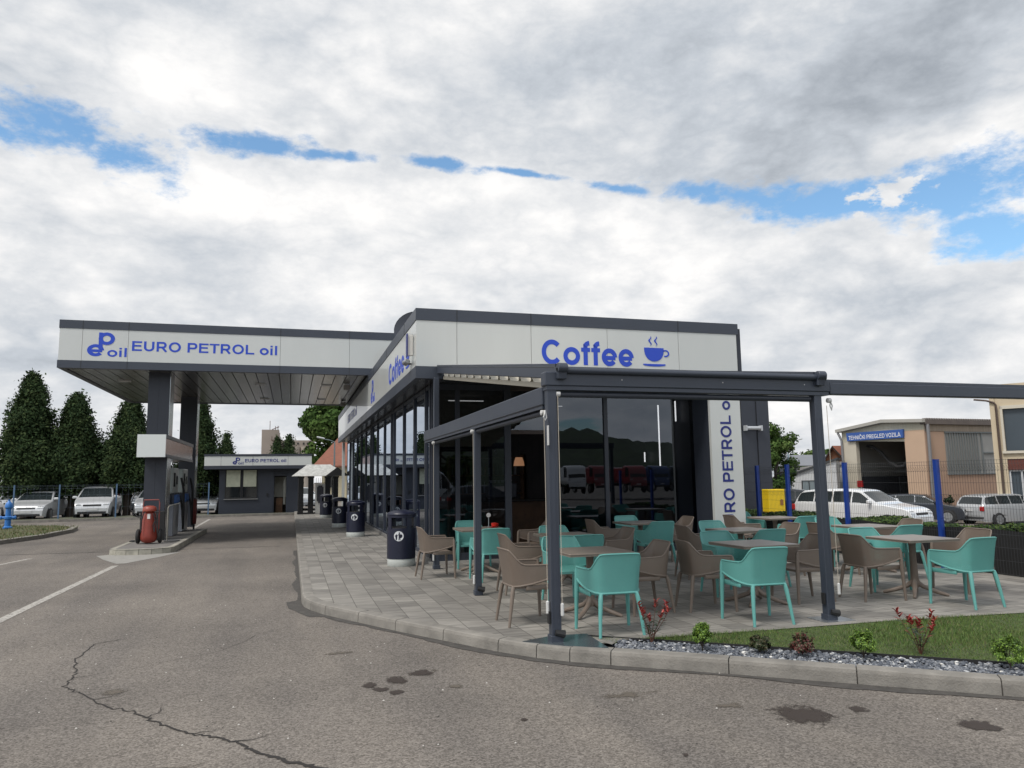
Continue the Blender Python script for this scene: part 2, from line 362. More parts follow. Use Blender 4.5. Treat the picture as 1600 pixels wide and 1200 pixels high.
def blot_mat(name, col, k0, sc_=9):
    m = mat(name, col, .75, 0, .25, 20); t = m.node_tree; l = t.links; b = t.nodes['Principled BSDF']; o = t.nodes.new('ShaderNodeTexCoord')
    g_ = t.nodes.new('ShaderNodeNewGeometry'); n = t.nodes.new('ShaderNodeTexNoise'); n.inputs['Scale'].default_value = sc_; n.inputs['Detail'].default_value = 9; n.inputs['Roughness'].default_value = .7; l.new(g_.outputs['Position'], n.inputs['Vector'])
    ln = t.nodes.new('ShaderNodeVectorMath'); ln.operation = 'LENGTH'; l.new(o.outputs['Object'], ln.inputs[0])
    a = t.nodes.new('ShaderNodeMath'); a.operation = 'MULTIPLY_ADD'; l.new(n.outputs['Fac'], a.inputs[0]); a.inputs[1].default_value = 2.6; a.inputs[2].default_value = k0-1.3
    c = t.nodes.new('ShaderNodeMath'); c.operation = 'SUBTRACT'; l.new(a.outputs[0], c.inputs[0]); l.new(ln.outputs['Value'], c.inputs[1])
    r = t.nodes.new('ShaderNodeMapRange'); l.new(c.outputs[0], r.inputs[0]); r.inputs[1].default_value = 0; r.inputs[2].default_value = .35; r.inputs[4].default_value = .92; l.new(r.outputs[0], b.inputs['Alpha']); return m
BLOT = blot_mat('oil_blot', (.034, .024, .019), 1.0); BLOT2 = blot_mat('faint_blot', (.105, .088, .07), .45, 6)
CRACK = mat('crack_tar', (.022, .019, .017), .9)
SEAM = soft_mat('seam_tar', (.05, .045, .04), .4, .5, 12)

def struct(o): o['kind'] = 'structure'; return o
# ground sheet
xs = sorted(set(list(range(-900, -60, 60))+list(range(-60, 12, 12))+[12.5]+list(np.arange(14, 42, 2.5))+list(range(44, 900, 60))))
ys = sorted(set(list(range(-900, -60, 60))+list(range(-60, 60, 12))+list(range(60, 1000, 60))))
gm = MB(); gm.grid([[(x, y, G(x, y)) for x in xs] for y in ys]); struct(gm.build('asphalt_ground', ASPH, smooth=True))

# kerb line of the patio (outer foot of the kerb), counter-clockwise from far left
KO = [(.17, 44.0), (.17, 30), (.17, 20), (.175, 11.4), (.20, 11.05), (.28, 10.72), (.45, 10.28), (1.18, 8.92), (2.02, 7.50), (2.30, 7.12), (2.55, 6.87), (2.86, 6.62), (3.70, 5.99), (5.31, 4.73), (6.9, 3.48), (9.2, 1.68), (12.0, -.5)]
def offset(line, d):
    out = []
    for i, p in enumerate(line):
        a = Vector(line[max(0, i-1)]); c = Vector(line[min(len(line)-1, i+1)]); t = (c-a).normalized(); n = Vector((-t.y, t.x))
        out.append((p[0]+n.x*d, p[1]+n.y*d))
    return out
def resample(line, step):
    out = [line[0]]; 
    for a, b_ in zip(line, line[1:]):
        L_ = math.dist(a, b_); n = max(1, round(L_/step))
        for k in range(1, n+1): out.append((a[0]+(b_[0]-a[0])*k/n, a[1]+(b_[1]-a[1])*k/n))
    return out
def kerb(name, line, step, w=.16, h=.125, joint=.005, z=0, m=CONC):
    k = MB(); st = resample(line, step); o0 = st; o1 = offset(st, w)
    for i in range(len(st)-1):
        def lerp(a, b_, t): return (a[0]+(b_[0]-a[0])*t, a[1]+(b_[1]-a[1])*t)
        ln = math.dist(o0[i], o0[i+1]); e = joint/ln
        a0, b0 = lerp(o0[i], o0[i+1], e), lerp(o0[i], o0[i+1], 1-e); a1, b1 = lerp(o1[i], o1[i+1], e), lerp(o1[i], o1[i+1], 1-e)
        ch = .22
        def q(p, s, t): return (p[0]+(s[0]-p[0])*t, p[1]+(s[1]-p[1])*t)
        sec = [(0, -.05), (.05, h*.72), (.10, h*.93), (ch, h), (1, h+.001), (1, -.05)]
        jz = random.uniform(-.003, .003)
        A = [(*q(a0, a1, t), z+zz_+jz) for t, zz_ in sec]; B = [(*q(b0, b1, t), z+zz_+jz) for t, zz_ in sec]
        n = len(sec); k.add(A+B, [(j, j+1, n+j+1, n+j) for j in range(n-1)]+[tuple(range(n)), tuple(range(n, 2*n))[::-1]])
    # dark mortar under the joints
    mo = offset(line, .02); mi_ = offset(line, w-.01); k.grid([[(*a, z-.04), (*a, z+h*.80)] for a in mo], 1); k.grid([[(*a, z+h-.02), (*b_, z+h-.02)] for a, b_ in zip(mo, mi_)], 1)
    return struct(k.build(name, [m, mat('mortar', (.10, .092, .082), .95)]))
kerb('kerb', KO, 1.0)
KI = offset(KO, .16)
# patio pavement
edgeY = [(3.15, 7.12), (4.8, 7.03), (6.3, 7.0), (8.1, 6.86), (12.5, 6.6)]
pk = [p for p in KI if p[1] > 7.3]+[(2.45, 7.30), (3.0, 6.95)]
poly = pk+edgeY+[(13, 44), (.33, 44)]
mb = MB(); mb.add([(x, y, .12) for x, y in poly], [tuple(range(len(poly)))]); struct(mb.build('patio_paving', PAVE))
mb = MB(); mb.add([(3.0, 6.90, .1225), (3.15, 7.06, .1225), (4.8, 6.97, .1225), (6.3, 6.94, .1225), (8.1, 6.80, .1225), (12.5, 6.54, .1225), (12.5, 6.62, .1265), (8.1, 6.9, .1265), (6.3, 7.06, .1265), (4.8, 7.09, .1265), (3.15, 7.18, .1265), (2.95, 7.0, .1265)],
                  [(0, 1, 10, 11), (1, 2, 9, 10), (2, 3, 8, 9), (3, 4, 7, 8), (4, 5, 6, 7)]); struct(mb.build('paving_edge', CONC))
# soil bed, lawn, gravel
SOIL = mat('soil', (.05, .042, .03), .95, 0, .3, 10, 1, 30)
LAWN = mat('lawn_base', (.055, .075, .022), .95, 0, .3, 6, 1, 60)
def strip(line, d0, d1, z, name, m):
    a = offset(line, d0); b_ = offset(line, d1); k = MB(); k.grid([[(*p, z), (*q, z)] for p, q in zip(a, b_)]); return struct(k.build(name, m))
KR = [p for p in KO if p[0] > 2.5]
strip(KR, .15, .62, .085, 'gravel_bed', mat('gravel_base', (.05, .052, .058), .95))
LE = offset(KR, .60)                       # lawn edging line
LE = [p for p in LE if p[0] > 2.9]
mb = MB(); mb.grid([[(*p, .07), (*p, .135), (p[0]+.004, p[1]+.006, .135), (p[0]+.004, p[1]+.006, .07)] for p in LE]); struct(mb.build('lawn_edging', BLACK))
lawn_poly = [(3.05, 6.93)]+[(x, y-.04) for x, y in edgeY]+[(12.5, LE[-1][1])]+[(p[0]+.01, p[1]+.01) for p in LE[::-1]]
mb = MB(); mb.add([(x, y, .115) for x, y in lawn_poly], [tuple(range(len(lawn_poly)))]); struct(mb.build('lawn_ground', LAWN))
def inside(p, poly):
    x, y = p; c = False; n = len(poly)
    for i in range(n):
        x1, y1 = poly[i]; x2, y2 = poly[i-1]
        if (y1 > y) != (y2 > y) and x < (x2-x1)*(y-y1)/(y2-y1)+x1: c = not c
    return c
def mesh_np(name, V, F, mats, parent=None, mi=None, smooth=False):
    me = bpy.data.meshes.new(name); n = F.shape[1]
    me.vertices.add(len(V)); me.vertices.foreach_set('co', V.astype(np.float32).ravel())
    me.loops.add(F.size); me.loops.foreach_set('vertex_index', F.astype(np.int32).ravel())
    me.polygons.add(len(F)); me.polygons.foreach_set('loop_start', np.arange(0, F.size, n, dtype=np.int32)); me.polygons.foreach_set('loop_total', np.full(len(F), n, dtype=np.int32))
    for m in (mats if isinstance(mats, (list, tuple)) else [mats]): me.materials.append(m)
    if mi is not None: me.polygons.foreach_set('material_index', mi.astype(np.int32))
    if smooth: me.polygons.foreach_set('use_smooth', [True]*len(F))
    me.update(calc_edges=True); me.validate()
    return link(name, me, parent)
def blades(n, poly, z, h, w, mats, name):
    P = []; x0, x1 = min(p[0] for p in poly), max(p[0] for p in poly); y0, y1 = min(p[1] for p in poly), max(p[1] for p in poly)
    while len(P) < n:
        p = (random.uniform(x0, x1), random.uniform(y0, y1))
        if inside(p, poly): P.append(p)
    P = np.array(P); a = rng.uniform(0, 2*PI, n); hh = h*rng.uniform(.5, 1.25, n)*(.75+.35*np.sin(P[:, 0]*2.1+np.cos(P[:, 1]*3.0)*1.3)); ww = w*rng.uniform(.6, 1.3, n); ln = rng.uniform(-.6, .6, (n, 2))*hh[:, None]
    V = np.zeros((n, 3, 3)); V[:, 0, 0] = P[:, 0]-np.cos(a)*ww; V[:, 0, 1] = P[:, 1]-np.sin(a)*ww; V[:, 0, 2] = z
    V[:, 1, 0] = P[:, 0]+np.cos(a)*ww; V[:, 1, 1] = P[:, 1]+np.sin(a)*ww; V[:, 1, 2] = z
    V[:, 2, 0] = P[:, 0]+ln[:, 0]; V[:, 2, 1] = P[:, 1]+ln[:, 1]; V[:, 2, 2] = z+hh
    return mesh_np(name, V.reshape(-1, 3), np.arange(3*n).reshape(n, 3), mats, mi=rng.integers(0, len(mats), n))
GR = [mat('grass_a', (.085, .15, .028), .7), mat('grass_b', (.055, .105, .02), .7), mat('grass_c', (.13, .18, .04), .7), mat('grass_d', (.14, .13, .06), .8)]
vis_lawn = [(3.1, 6.88), (6.3, 6.95), (8.2, 6.83), (9.3, 6.75), (9.3, 2.6), (LE[4][0] if len(LE) > 4 else 5, LE[4][1] if len(LE) > 4 else 5)]
vis_lawn = [q for q in lawn_poly if q[0] < 9.5]+[(9.5, 3)]
gl = blades(90000, [q for q in lawn_poly[:5]]+[(9.6, 6.7), (9.6, 2.4)]+[q for q in lawn_poly if q in lawn_poly[-len(LE):] and q[0] < 9.6], .113, .038, .0032, GR[:1]*3+GR[1:2]*3+GR[2:3]*2+GR[3:], 'lawn_grass')
tag(gl, 'short green lawn grass between the terrace paving and the pebble strip', 'grass', kind='stuff')
# pebbles
def pebbles(n):
    bm = bmesh.new(); bmesh.ops.create_icosphere(bm, subdivisions=1, radius=1); bv = np.array([v.co[:] for v in bm.verts]); bf = np.array([[v.index for v in f.verts] for f in bm.faces]); bm.free()
    V = []; F = []; mi = []; ka = resample(KR, .02); k0 = offset(ka, .17); k1 = offset(ka, .595)
    ok = [i for i, p in enumerate(ka) if 2.75 < p[0] < 8.5]
    for i in range(n):
        j = random.choice(ok); t = random.random(); x = k0[j][0]+(k1[j][0]-k0[j][0])*t; y = k0[j][1]+(k1[j][1]-k0[j][1])*t
        if x < 3.02 and y > 6.75: continue
        s = random.uniform(.008, .021); sv = bv*(1+rng.uniform(-.18, .18, (len(bv), 1)))*np.array([s*1.25, s, s*.65])
        m = np.array(Euler((random.uniform(-.5, .5), random.uniform(-.5, .5), random.uniform(0, 6.3))).to_matrix())
        V.append(sv@m.T+np.array([x, y, .09+random.uniform(0, .028)])); F.append(bf+len(bv)*len(F)); mi += [random.choices([0, 1, 2, 3], [6, 6, 1.6, .5])[0]]*len(bf)
    st = [mat('pebble_grey', (.16, .17, .19), .7), mat('pebble_slate', (.075, .085, .105), .65), mat('pebble_light', (.36, .37, .38), .7), mat('pebble_white', (.62, .61, .58), .7)]
    return mesh_np('pebbles', np.concatenate(V), np.concatenate(F), st, mi=np.array(mi), smooth=False)
tag(pebbles(9500), 'grey and white pebbles filling the strip behind the kerb', 'pebbles', kind='stuff')

# painted line, painted nose, seams, stains, cracks, tar along the kerb
def ribbon(name, pts, w, z, m, jit=0):
    k = MB(); pts = [Vector(p) for p in pts]; rows = []
    for i, p in enumerate(pts):
        d = (pts[min(i+1, len(pts)-1)]-pts[max(i-1, 0)]).normalized(); n = Vector((-d.y, d.x)); ww = w*(1+random.uniform(-jit, jit)) if not isinstance(w, list) else w[i]
        rows.append([(p.x-n.x*ww/2, p.y-n.y*ww/2, z), (p.x+n.x*ww/2, p.y+n.y*ww/2, z)])
    k.grid(rows); return struct(k.build(name, m))
ribbon('painted_line', [(-3.56, y) for y in np.arange(2, 18.4, .5)], .13, .004, PAINT)
ribbon('painted_line', [(-3.6-(y-33)*.02, y) for y in np.arange(29, 40, 1.0)], .12, .004, PAINT)
ribbon('painted_line', [(-6.3, 18.6), (-6.1, 19.4), (-5.9, 20.6)], .12, .004, PAINT)
k = MB(); k.add([(x, y, .004) for x, y in ((-3.62, 18.4), (-3.45, 18.4), (-2.95, 19.7), (-2.62, 20.9), (-2.85, 20.8), (-4.3, 20.8), (-4.5, 20.6), (-4.15, 19.6))], [tuple(range(8))]); struct(k.build('painted_island_nose', mat('nose_paint', (.27, .26, .24), .8, 0, .15, 6)))
ribbon('asphalt_seam', [(x, 21.9-.06*(x+7)+random.uniform(-.04, .04)) for x in np.arange(-9, .1, .35)], .09, .0035, SEAM, .5)
ribbon('asphalt_seam', [(x, 25.6+random.uniform(-.05, .05)) for x in np.arange(-2.6, .1, .35)], .08, .0035, SEAM, .5)
def jag(pts, n, a):
    out = []
    for p, q in zip(pts, pts[1:]):
        for k_ in range(n):
            t = k_/n; out.append((p[0]+(q[0]-p[0])*t+random.uniform(-a, a), p[1]+(q[1]-p[1])*t+random.uniform(-a, a)))
    return out+[pts[-1]]
ck = [(-1.75, 9.55), (-2.005, 9.376), (-2.023, 8.641), (-1.871, 8.061), (-1.84, 7.767), (-1.85, 7.53), (-1.651, 7.256), (-1.35, 6.743), (-1.134, 6.549), (-.956, 6.278), (-.79, 6.027), (-.62, 5.828), (-.445, 5.714), (-.312, 5.564), (-.181, 5.333), (-.021, 5.128), (.167, 4.934), (.4, 4.7)]
cj = jag(ck, 8, .022); ribbon('asphalt_crack', cj, [.012+.03*min(1, max(0, i/len(cj)-.3))*random.uniform(.3, 1.2)+.028*max(0, i/len(cj)-.8)*5*random.random() for i in range(len(cj))], .004, CRACK)
ck2 = jag([(.05, 9.7), (-.15, 9.45), (-.335, 9.258), (-.521, 8.766), (-.717, 8.46), (-.913, 8.326), (-1.2, 8.2)], 6, .02); ribbon('asphalt_crack', ck2, [.003+.004*random.random() for _ in ck2], .004, CRACK)
ta = resample(KO[2:], .12); to = []
for i, p in enumerate(ta): to.append(.075+.05*math.sin(i*.31)*math.sin(i*.083)+random.uniform(-.012, .012)+(.13 if .1 < p[0] < .5 and 10 < p[1] < 11.6 else 0)+(.04 if p[0] > 1 else 0))
a1 = []
for i, p in enumerate(ta):
    a = Vector(ta[max(0, i-1)]); c = Vector(ta[min(len(ta)-1, i+1)]); t_ = (c-a).normalized(); a1.append((p[0]+t_.y*max(.04, to[i]), p[1]-t_.x*max(.04, to[i]), .0045))
k = MB(); k.grid([[(*p, .0045), q] for p, q in zip(ta, a1)]); struct(k.build('tar_gutter', TAR))
for x, y, rx, ry in ([1.165, 6.933, .13, .10], [.915, 6.772, .085, .14], [.676, 6.684, .075, .09], [.743, 6.517, .07, .07], [.864, 6.396, .07, .065], [3.573, 4.845, .21, .23], [4.043, 4.81, .07, .08], [4.541, 4.261, .13, .13], [2.392, 4.407, .035, .035], [1.642, 5.386, .032, .04]):
    k = MB(); n = 24; k.add([(1.3*math.cos(t), 1.3*math.sin(t), 0) for t in np.linspace(0, 2*PI, n, endpoint=False)], [tuple(range(n))]); o = struct(k.build('oil_stain', BLOT)); o.location = (x, y, .004); o.scale = (rx, ry, 1)
for x, y, rx, ry in ([1.352, 6.405, .12, .12], [1.28, 7.0, .1, .08], [2.6, 5.7, .45, .16], [3.2, 5.2, .3, .12], [-.7, 5.2, .35, .12], [-1.35, 7.2, .25, .2], [-1.9, 4.6, .3, .12], [.5, 8.0, .3, .1]):
    k = MB(); n = 24; k.add([(1.3*math.cos(t), 1.3*math.sin(t), 0) for t in np.linspace(0, 2*PI, n, endpoint=False)], [tuple(range(n))]); o = struct(k.build('faint_stain', BLOT2)); o.location = (x, y, .0036); o.scale = (rx, ry, 1)
for i in range(5):      # short side branches of the long crack
    j_ = [30, 52, 70, 88, 104][i]; p0 = cj[j_]; a = random.uniform(-.6, .9); br_ = jag([p0, (p0[0]+.12*math.cos(a), p0[1]+.12*math.sin(a)), (p0[0]+.26*math.cos(a+.4), p0[1]+.26*math.sin(a+.4))], 4, .012); ribbon('asphalt_crack', br_, [.010*(1-q/len(br_)) + .002 for q in range(len(br_))], .0042, CRACK)
grv = []; gfv = []
for i in range(420):
    x = random.uniform(-4, 6); y = random.uniform(3.6, 13); s_ = random.uniform(.004, .011)
    if x > .1 and y > 9.2-.76*(x-.9): continue
    b_ = len(grv); a = random.uniform(0, 6); grv += [(x+s_*math.cos(a+q*1.57), y+s_*math.sin(a+q*1.57)*.8, .002) for q in range(4)]+[(x, y, .002+s_*.8)]; gfv += [(b_+q, b_+(q+1) % 4, b_+4) for q in range(4)]
grit = mesh_np('asphalt_grit', np.array(grv), np.array(gfv), [mat('grit_pale', (.45, .43, .40), .8), mat('grit_dark', (.05, .045, .04), .8)], mi=np.repeat((rng.random(len(gfv)//4) < .4).astype(int), 4)); tag(grit, 'loose pale and dark grit scattered on the asphalt', 'grit', kind='stuff')

# ------------------------------------------------------------------ building
def wb(mb_, name, mats, root, smooth=False, angle=35, **kw):
    """build a mesh given in world coordinates under an unrotated root"""
    l = root.location; mb_.v = [(v[0]-l.x, v[1]-l.y, v[2]-l.z) for v in mb_.v]
    return mb_.build(name, mats, root, smooth, angle, **kw)
def arc(cx, cy, rx, ry, a0, a1, n=14): return [(cx+rx*math.cos(R(a0+(a1-a0)*i/n)), cy+ry*math.sin(R(a0+(a1-a0)*i/n))) for i in range(n+1)]
def glyph(c, w):
    """stroke centre lines of one plain grotesque letter; cap height 1"""
    h = w/2; lb = .09; B = lb+h
    if c == 'E': return .93, [[(B, 0), (B, 1)], [(B, h), (.87, h)], [(B, 1-h), (.86, 1-h)], [(B, .53), (.81, .53)]]
    if c == 'F': return .85, [[(B, 0), (B, 1)], [(B, 1-h), (.82, 1-h)], [(B, .53), (.75, .53)]]
    if c == 'U': return 1.0, [[(B, 1), (B, .40)]+arc(.5, .38, .5-B, .38-h, 180, 360)+[(1-B, 1)]]
    if c in 'RP': 
        b_ = (1-h+.44)/2; r = (1-h-.44)/2; st = [[(B, 0), (B, 1)], [(B, 1-h), (.56, 1-h)]+arc(.60, b_, .86-.60-h+.02, r, 90, -90)+[(B, .44)]]
        if c == 'R': st.append([(.47, .46), (.60, .36), (.86, 0)])
        return (1.0 if c == 'R' else .93), st
    if c == 'O': return 1.09, [arc(.545, .5, .485-h, .515-h, 0, 360, 28)]
    if c == 'T': return .85, [[(.02, 1-h), (.83, 1-h)], [(.425, 0), (.425, 1-h)]]
    if c == 'L': return .85, [[(B, 0), (B, 1)], [(B, h), (.82, h)]]
    if c == ' ': return .39, []
    if c == 'o': return .85, [arc(.425, .36, .385-h, .375-h, 0, 360, 24)]
    if c == 'i': return .39, [[(.195, 0), (.195, .72)], [(.195, .83), (.195, 1)]]
    if c == 'l': return .39, [[(.195, 0), (.195, 1)]]
    if c in 'CČ':
        st = [arc(.53, .5, .47-h, .515-h, 42, 318, 26)]
        if c == 'Č': st.append([(.34, 1.26), (.53, 1.12), (.72, 1.26)])
        return 1.0, st
    if c == 'G': return 1.09, [arc(.54, .5, .48-h, .515-h, 42, 335, 26), [(.58, .44), (.99, .44)], [(.99-h, .44), (.99-h, .10)]]
    if c == 'f': return .47, [[(.22, 0), (.22, .78)]+arc(.22+.20, .78, .20, .22-h*.8, 180, 95, 8), [(.02, .64), (.43, .64)]]
    if c == 'e': return .80, [arc(.40, .36, .365-h, .375-h, 0, 322, 24)+[], [(.08+h, .33), (.74-h*.6, .33)]]
    if c == 'p': return .87, [[(B, -.27), (B, .72)], arc(.45, .36, .37-h, .375-h, 0, 360, 24)]
    if c == 'H': return 1.0, [[(B, 0), (B, 1)], [(1-B, 0), (1-B, 1)], [(B, .52), (1-B, .52)]]
    if c == 'N': return 1.0, [[(B, 0), (B, 1)], [(1-B, 0), (1-B, 1)], [(B, 1-h*.6), (1-B, h*.6)]]
    if c == 'I': return .39, [[(.195, 0), (.195, 1)]]
    if c == 'K': return 1.0, [[(B, 0), (B, 1)], [(B, .33), (.86, 1)], [(.42, .62), (.92, 0)]]
    if c == 'D': return 1.0, [[(B, 0), (B, 1)], [(B, 1-h), (.45, 1-h)]+arc(.47, .5, .47-h, .5-h, 90, -90)+[(B, h)]]
    if c == 'V': return .93, [[(.07, 1), (.465, h*.7), (.86, 1)]]
    if c == 'Z': return .85, [[(.07, 1-h), (.70, 1-h)], [(.72, 1-h*1.2), (.13, h*1.2)], [(.07, h), (.80, h)]]
    if c == 'A': return 1.0, [[(.06, 0), (.5, 1-h*.5), (.94, 0)], [(.22, .28), (.78, .28)]]
    return .4, []
def textfit(name, st, m, root, p, w, h, rot=FRONT, bold=.028, ext=.003, vert=False):
    """lettering with its lower left corner at world point p, w wide and h high"""
    k = MB(); x = 0; wt = .13+bold*1.9; lay = 0
    for c in st:
        adv, strokes = glyph(c, wt)
        for pa in strokes:
            lay = (lay+1) % 5; z1 = ext+lay*.0004; closed = len(pa) > 10 and math.dist(pa[0], pa[-1]) < 1e-6; L_, R_ = [], []
            n = len(pa)
            for i, q in enumerate(pa):
                a = pa[i-1] if i else (pa[-2] if closed else None); b_ = pa[i+1] if i < n-1 else (pa[1] if closed else None)
                d1 = Vector((q[0]-a[0], q[1]-a[1])).normalized() if a else None; d2 = Vector((b_[0]-q[0], b_[1]-q[1])).normalized() if b_ else None
                d1 = d1 or d2; d2 = d2 or d1; t_ = (d1+d2).normalized(); nn = Vector((-t_.y, t_.x)); f = 1/max(.45, t_.dot(d1))
                hw_ = wt/2*f*(.88 if len(pa) == 2 and abs(d1.x) > .9 else 1)
                L_.append((x+q[0]+nn.x*hw_, q[1]+nn.y*hw_)); R_.append((x+q[0]-nn.x*hw_, q[1]-nn.y*hw_))
            k.grid([[(*a, 0), (*a, z1), (*b_, z1), (*b_, 0)] for a, b_ in zip(L_, R_)])
            if not closed:
                for e in (0, -1): k.add([(*L_[e], 0), (*L_[e], z1), (*R_[e], z1), (*R_[e], 0)], [(0, 1, 2, 3)])
        x += adv
    xs_ = [v[0] for v in k.v]; ys_ = [v[1] for v in k.v]; x0, y0 = min(xs_), min(ys_); kx = w/(max(xs_)-x0); ky = h/(max(ys_)-y0)
    k.v = [((a-x0)*kx, (b_-y0)*ky, c) for a, b_, c in k.v]
    o = k.build(name, m, root); o.location = Vector(p)-root.location; o.rotation_euler = rot; return o
BX0, BX1, BY0, BY1 = 2.18, 9.04, 13.70, 38.0
GX, GY = 2.62, 14.55
cafe = thing('cafe_building', 'long flat roofed grey and white petrol station cafe with dark glass walls', 'building', (GX, GY, .12))
k = MB()
fs = [2.18, 2.957, 4.437, 6.05, 7.647, 9.03]
for a, b_ in zip(fs, fs[1:]): k.box(a+(.0 if a == 2.18 else .004), b_-.004, BY0, BY0+.05, 3.83, 4.70)
ls = [BY0+.052]+list(np.arange(15.2, 38, 1.5))+[BY1]
for a, b_ in zip(ls, ls[1:]): k.box(BX0, BX0+.05, a+.003, b_-.003, 3.83, 4.70)
k.box(BX0+.06, BX1-.02, BY0+.06, BY1-.05, 3.84, 4.69, 1)
wb(k, 'fascia', [WHITE, BLACK], cafe)
k = MB(); k.box(BX0-.012, BX1+.03, BY0-.012, BY0+.25, 4.702, 4.93); k.box(BX0-.012, BX0+.25, BY0+.252, BY1, 4.702, 4.93); k.box(BX1-.2, BX1+.03, BY0+.252, BY1, 4.702, 4.93)
for x in (2.957, 4.437, 7.647): k.box(x-.006, x+.006, BY0-.016, BY0, 4.702, 4.932, 1)
for y in np.arange(15.2, 38, 3): k.box(BX0-.016, BX0, y-.006, y+.006, 4.702, 4.932, 1)
wb(k, 'coping', [ANTH, BLACK], cafe)
k = MB(); k.box(BX0-.012, BX1+.01, BY0-.012, BY0+.1, 3.60, 3.828); k.box(BX0-.012, BX0+.1, BY0+.102, BY1, 3.60, 3.828); wb(k, 'lower_band', ANTH, cafe)
k = MB()
y = BY0+.1
while y < BY1-.2: k.box(BX0+.1, GX+.1, y+.006, min(y+1.48, BY1), 3.615, 3.65); y += 1.5
x = GX+.1
while x < BX1-.1: k.box(x+.006, min(x+1.48, BX1), BY0+.1, GY+.1, 3.615, 3.65); x += 1.5
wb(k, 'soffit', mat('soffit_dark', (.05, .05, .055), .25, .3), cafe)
k = MB(); k.box(BX0+.3, BX1-.2, BY0+.3, BY1, 4.45, 4.55); wb(k, 'roof', mat('roof_felt', (.08, .08, .085), .9, 0, .2, 2), cafe)
k = MB(); k.box(BX1-.22, BX1, GY+.05, BY1, .10, 3.60); k.box(GX, BX1-.22, BY1-.2, BY1, .10, 3.60); k.box(BX1+.0, BX1+.12, BY0+.052, GY-.05, 3.60, 4.84); k.box(BX1+.03, BX1+.145, BY0+.3, BY0+.5, 4.5, 4.7); wb(k, 'wall', ANTH2, cafe)
# side wing to the right (lower, dark cladding)
k = MB(); k.box(BX1+.01, 17.35, 24.5, 34, -.3, 5.0); [k.box(x_, x_+.03, 24.485, 24.498, -.3, 5.0, 1) for x_ in (16.15, 16.82)]; k.box(BX1+.01, 17.42, 24.42, 34, 5.002, 5.2); k.box(16.84, 17.36, 24.46, 24.484, -.3, 5.0)
wb(k, 'side_wing', [ANTH2, BLACK], cafe)
k = MB(); k.tube([(16.28, 24.36, 3.48), (16.88, 24.36, 3.48)], .07, 12); wl = thing('wall_lamp', 'white tube lamp mounted on dark rear wing right of the sign pillar', 'lamp', (16.5, 24.48, 3.4)); wb(k, 'tube', mat('lamp_white', (.42, .44, .46), .4), wl, True)
k = MB(); k.box(16.24, 16.28, 24.27, 24.48, 3.38, 3.58); k.box(16.88, 16.94, 24.27, 24.48, 3.38, 3.58); wb(k, 'end_caps', MATS['lamp_white'], wl)
# sign pillar
k = MB(); k.box(8.33, 9.045, BY0+.02, BY0+.10, .13, 3.598); k.box(8.36, 9.02, BY0+.10, GY-.06, .13, 3.598, 1); sp = wb(k, 'sign_pillar', [WHITE, ANTH2], cafe)
tp = textfit('lettering', 'EURO PETROL oil', NAVY, cafe, (8.82, BY0+.018, .495), 2.965, .27)
tp.rotation_euler = Matrix(((0, -1, 0), (0, 0, -1), (1, 0, 0))).to_euler()
# front letters and cup
textfit('lettering', 'Coffee', BLUE, cafe, (4.65, BY0-.001, 3.935), 1.97, .50, bold=.034)
def cup(m_):
    """cup drawn in its own x (right), z (up) frame, 0.62 wide, 0.66 high"""
    k = MB(); T = lambda pts: [m_ @ Vector((x, 0, z)) for x, z in pts]
    def flat(pts):
        n = len(pts); a = [m_ @ Vector((x, 0, z)) for x, z in pts]; b_ = [m_ @ Vector((x, -.006, z)) for x, z in pts]
        k.add(a+b_, [tuple(range(n)), tuple(range(n, 2*n))[::-1]]+[(i, (i+1) % n, n+(i+1) % n, n+i) for i in range(n)])
    flat([(.02, .40)]+[(.24-.22*math.cos(t), .385-.27*math.sin(t)**.8) for t in np.linspace(0.02, PI-.02, 24)]+[(.46, .40)])
    flat([(.24+.25*math.cos(t), .045+.032*math.sin(t)) for t in np.linspace(PI, 2*PI, 14)]+[(.49, .065), (-.01, .065)])
    ring = [(.50+.085*math.cos(t), .29+.075*math.sin(t)) for t in np.linspace(-2.0, 2.4, 18)]
    inn = [(.50+.055*math.cos(t), .29+.045*math.sin(t)) for t in np.linspace(-2.0, 2.4, 18)]
    for i in range(17): flat([ring[i], ring[i+1], inn[i+1], inn[i]])
    for x0 in (.16, .29):
        c = [(x0+.022*math.sin(t*2.2), .44+t*.05) for t in np.linspace(0, 4, 12)]
        for (a, b_), i in zip(zip(c, c[1:]), range(11)):
            w0 = .018*math.sin(PI*(i+.3)/11.6); w1 = .018*math.sin(PI*(i+1.3)/11.9); flat([(a[0]-w0, a[1]), (a[0]+w0, a[1]), (b_[0]+w1, b_[1]), (b_[0]-w1, b_[1])])
    return k
k = cup(Matrix.Translation((6.84, BY0-.001, 3.945))); wb(k, 'cup_emblem', BLUE, cafe)
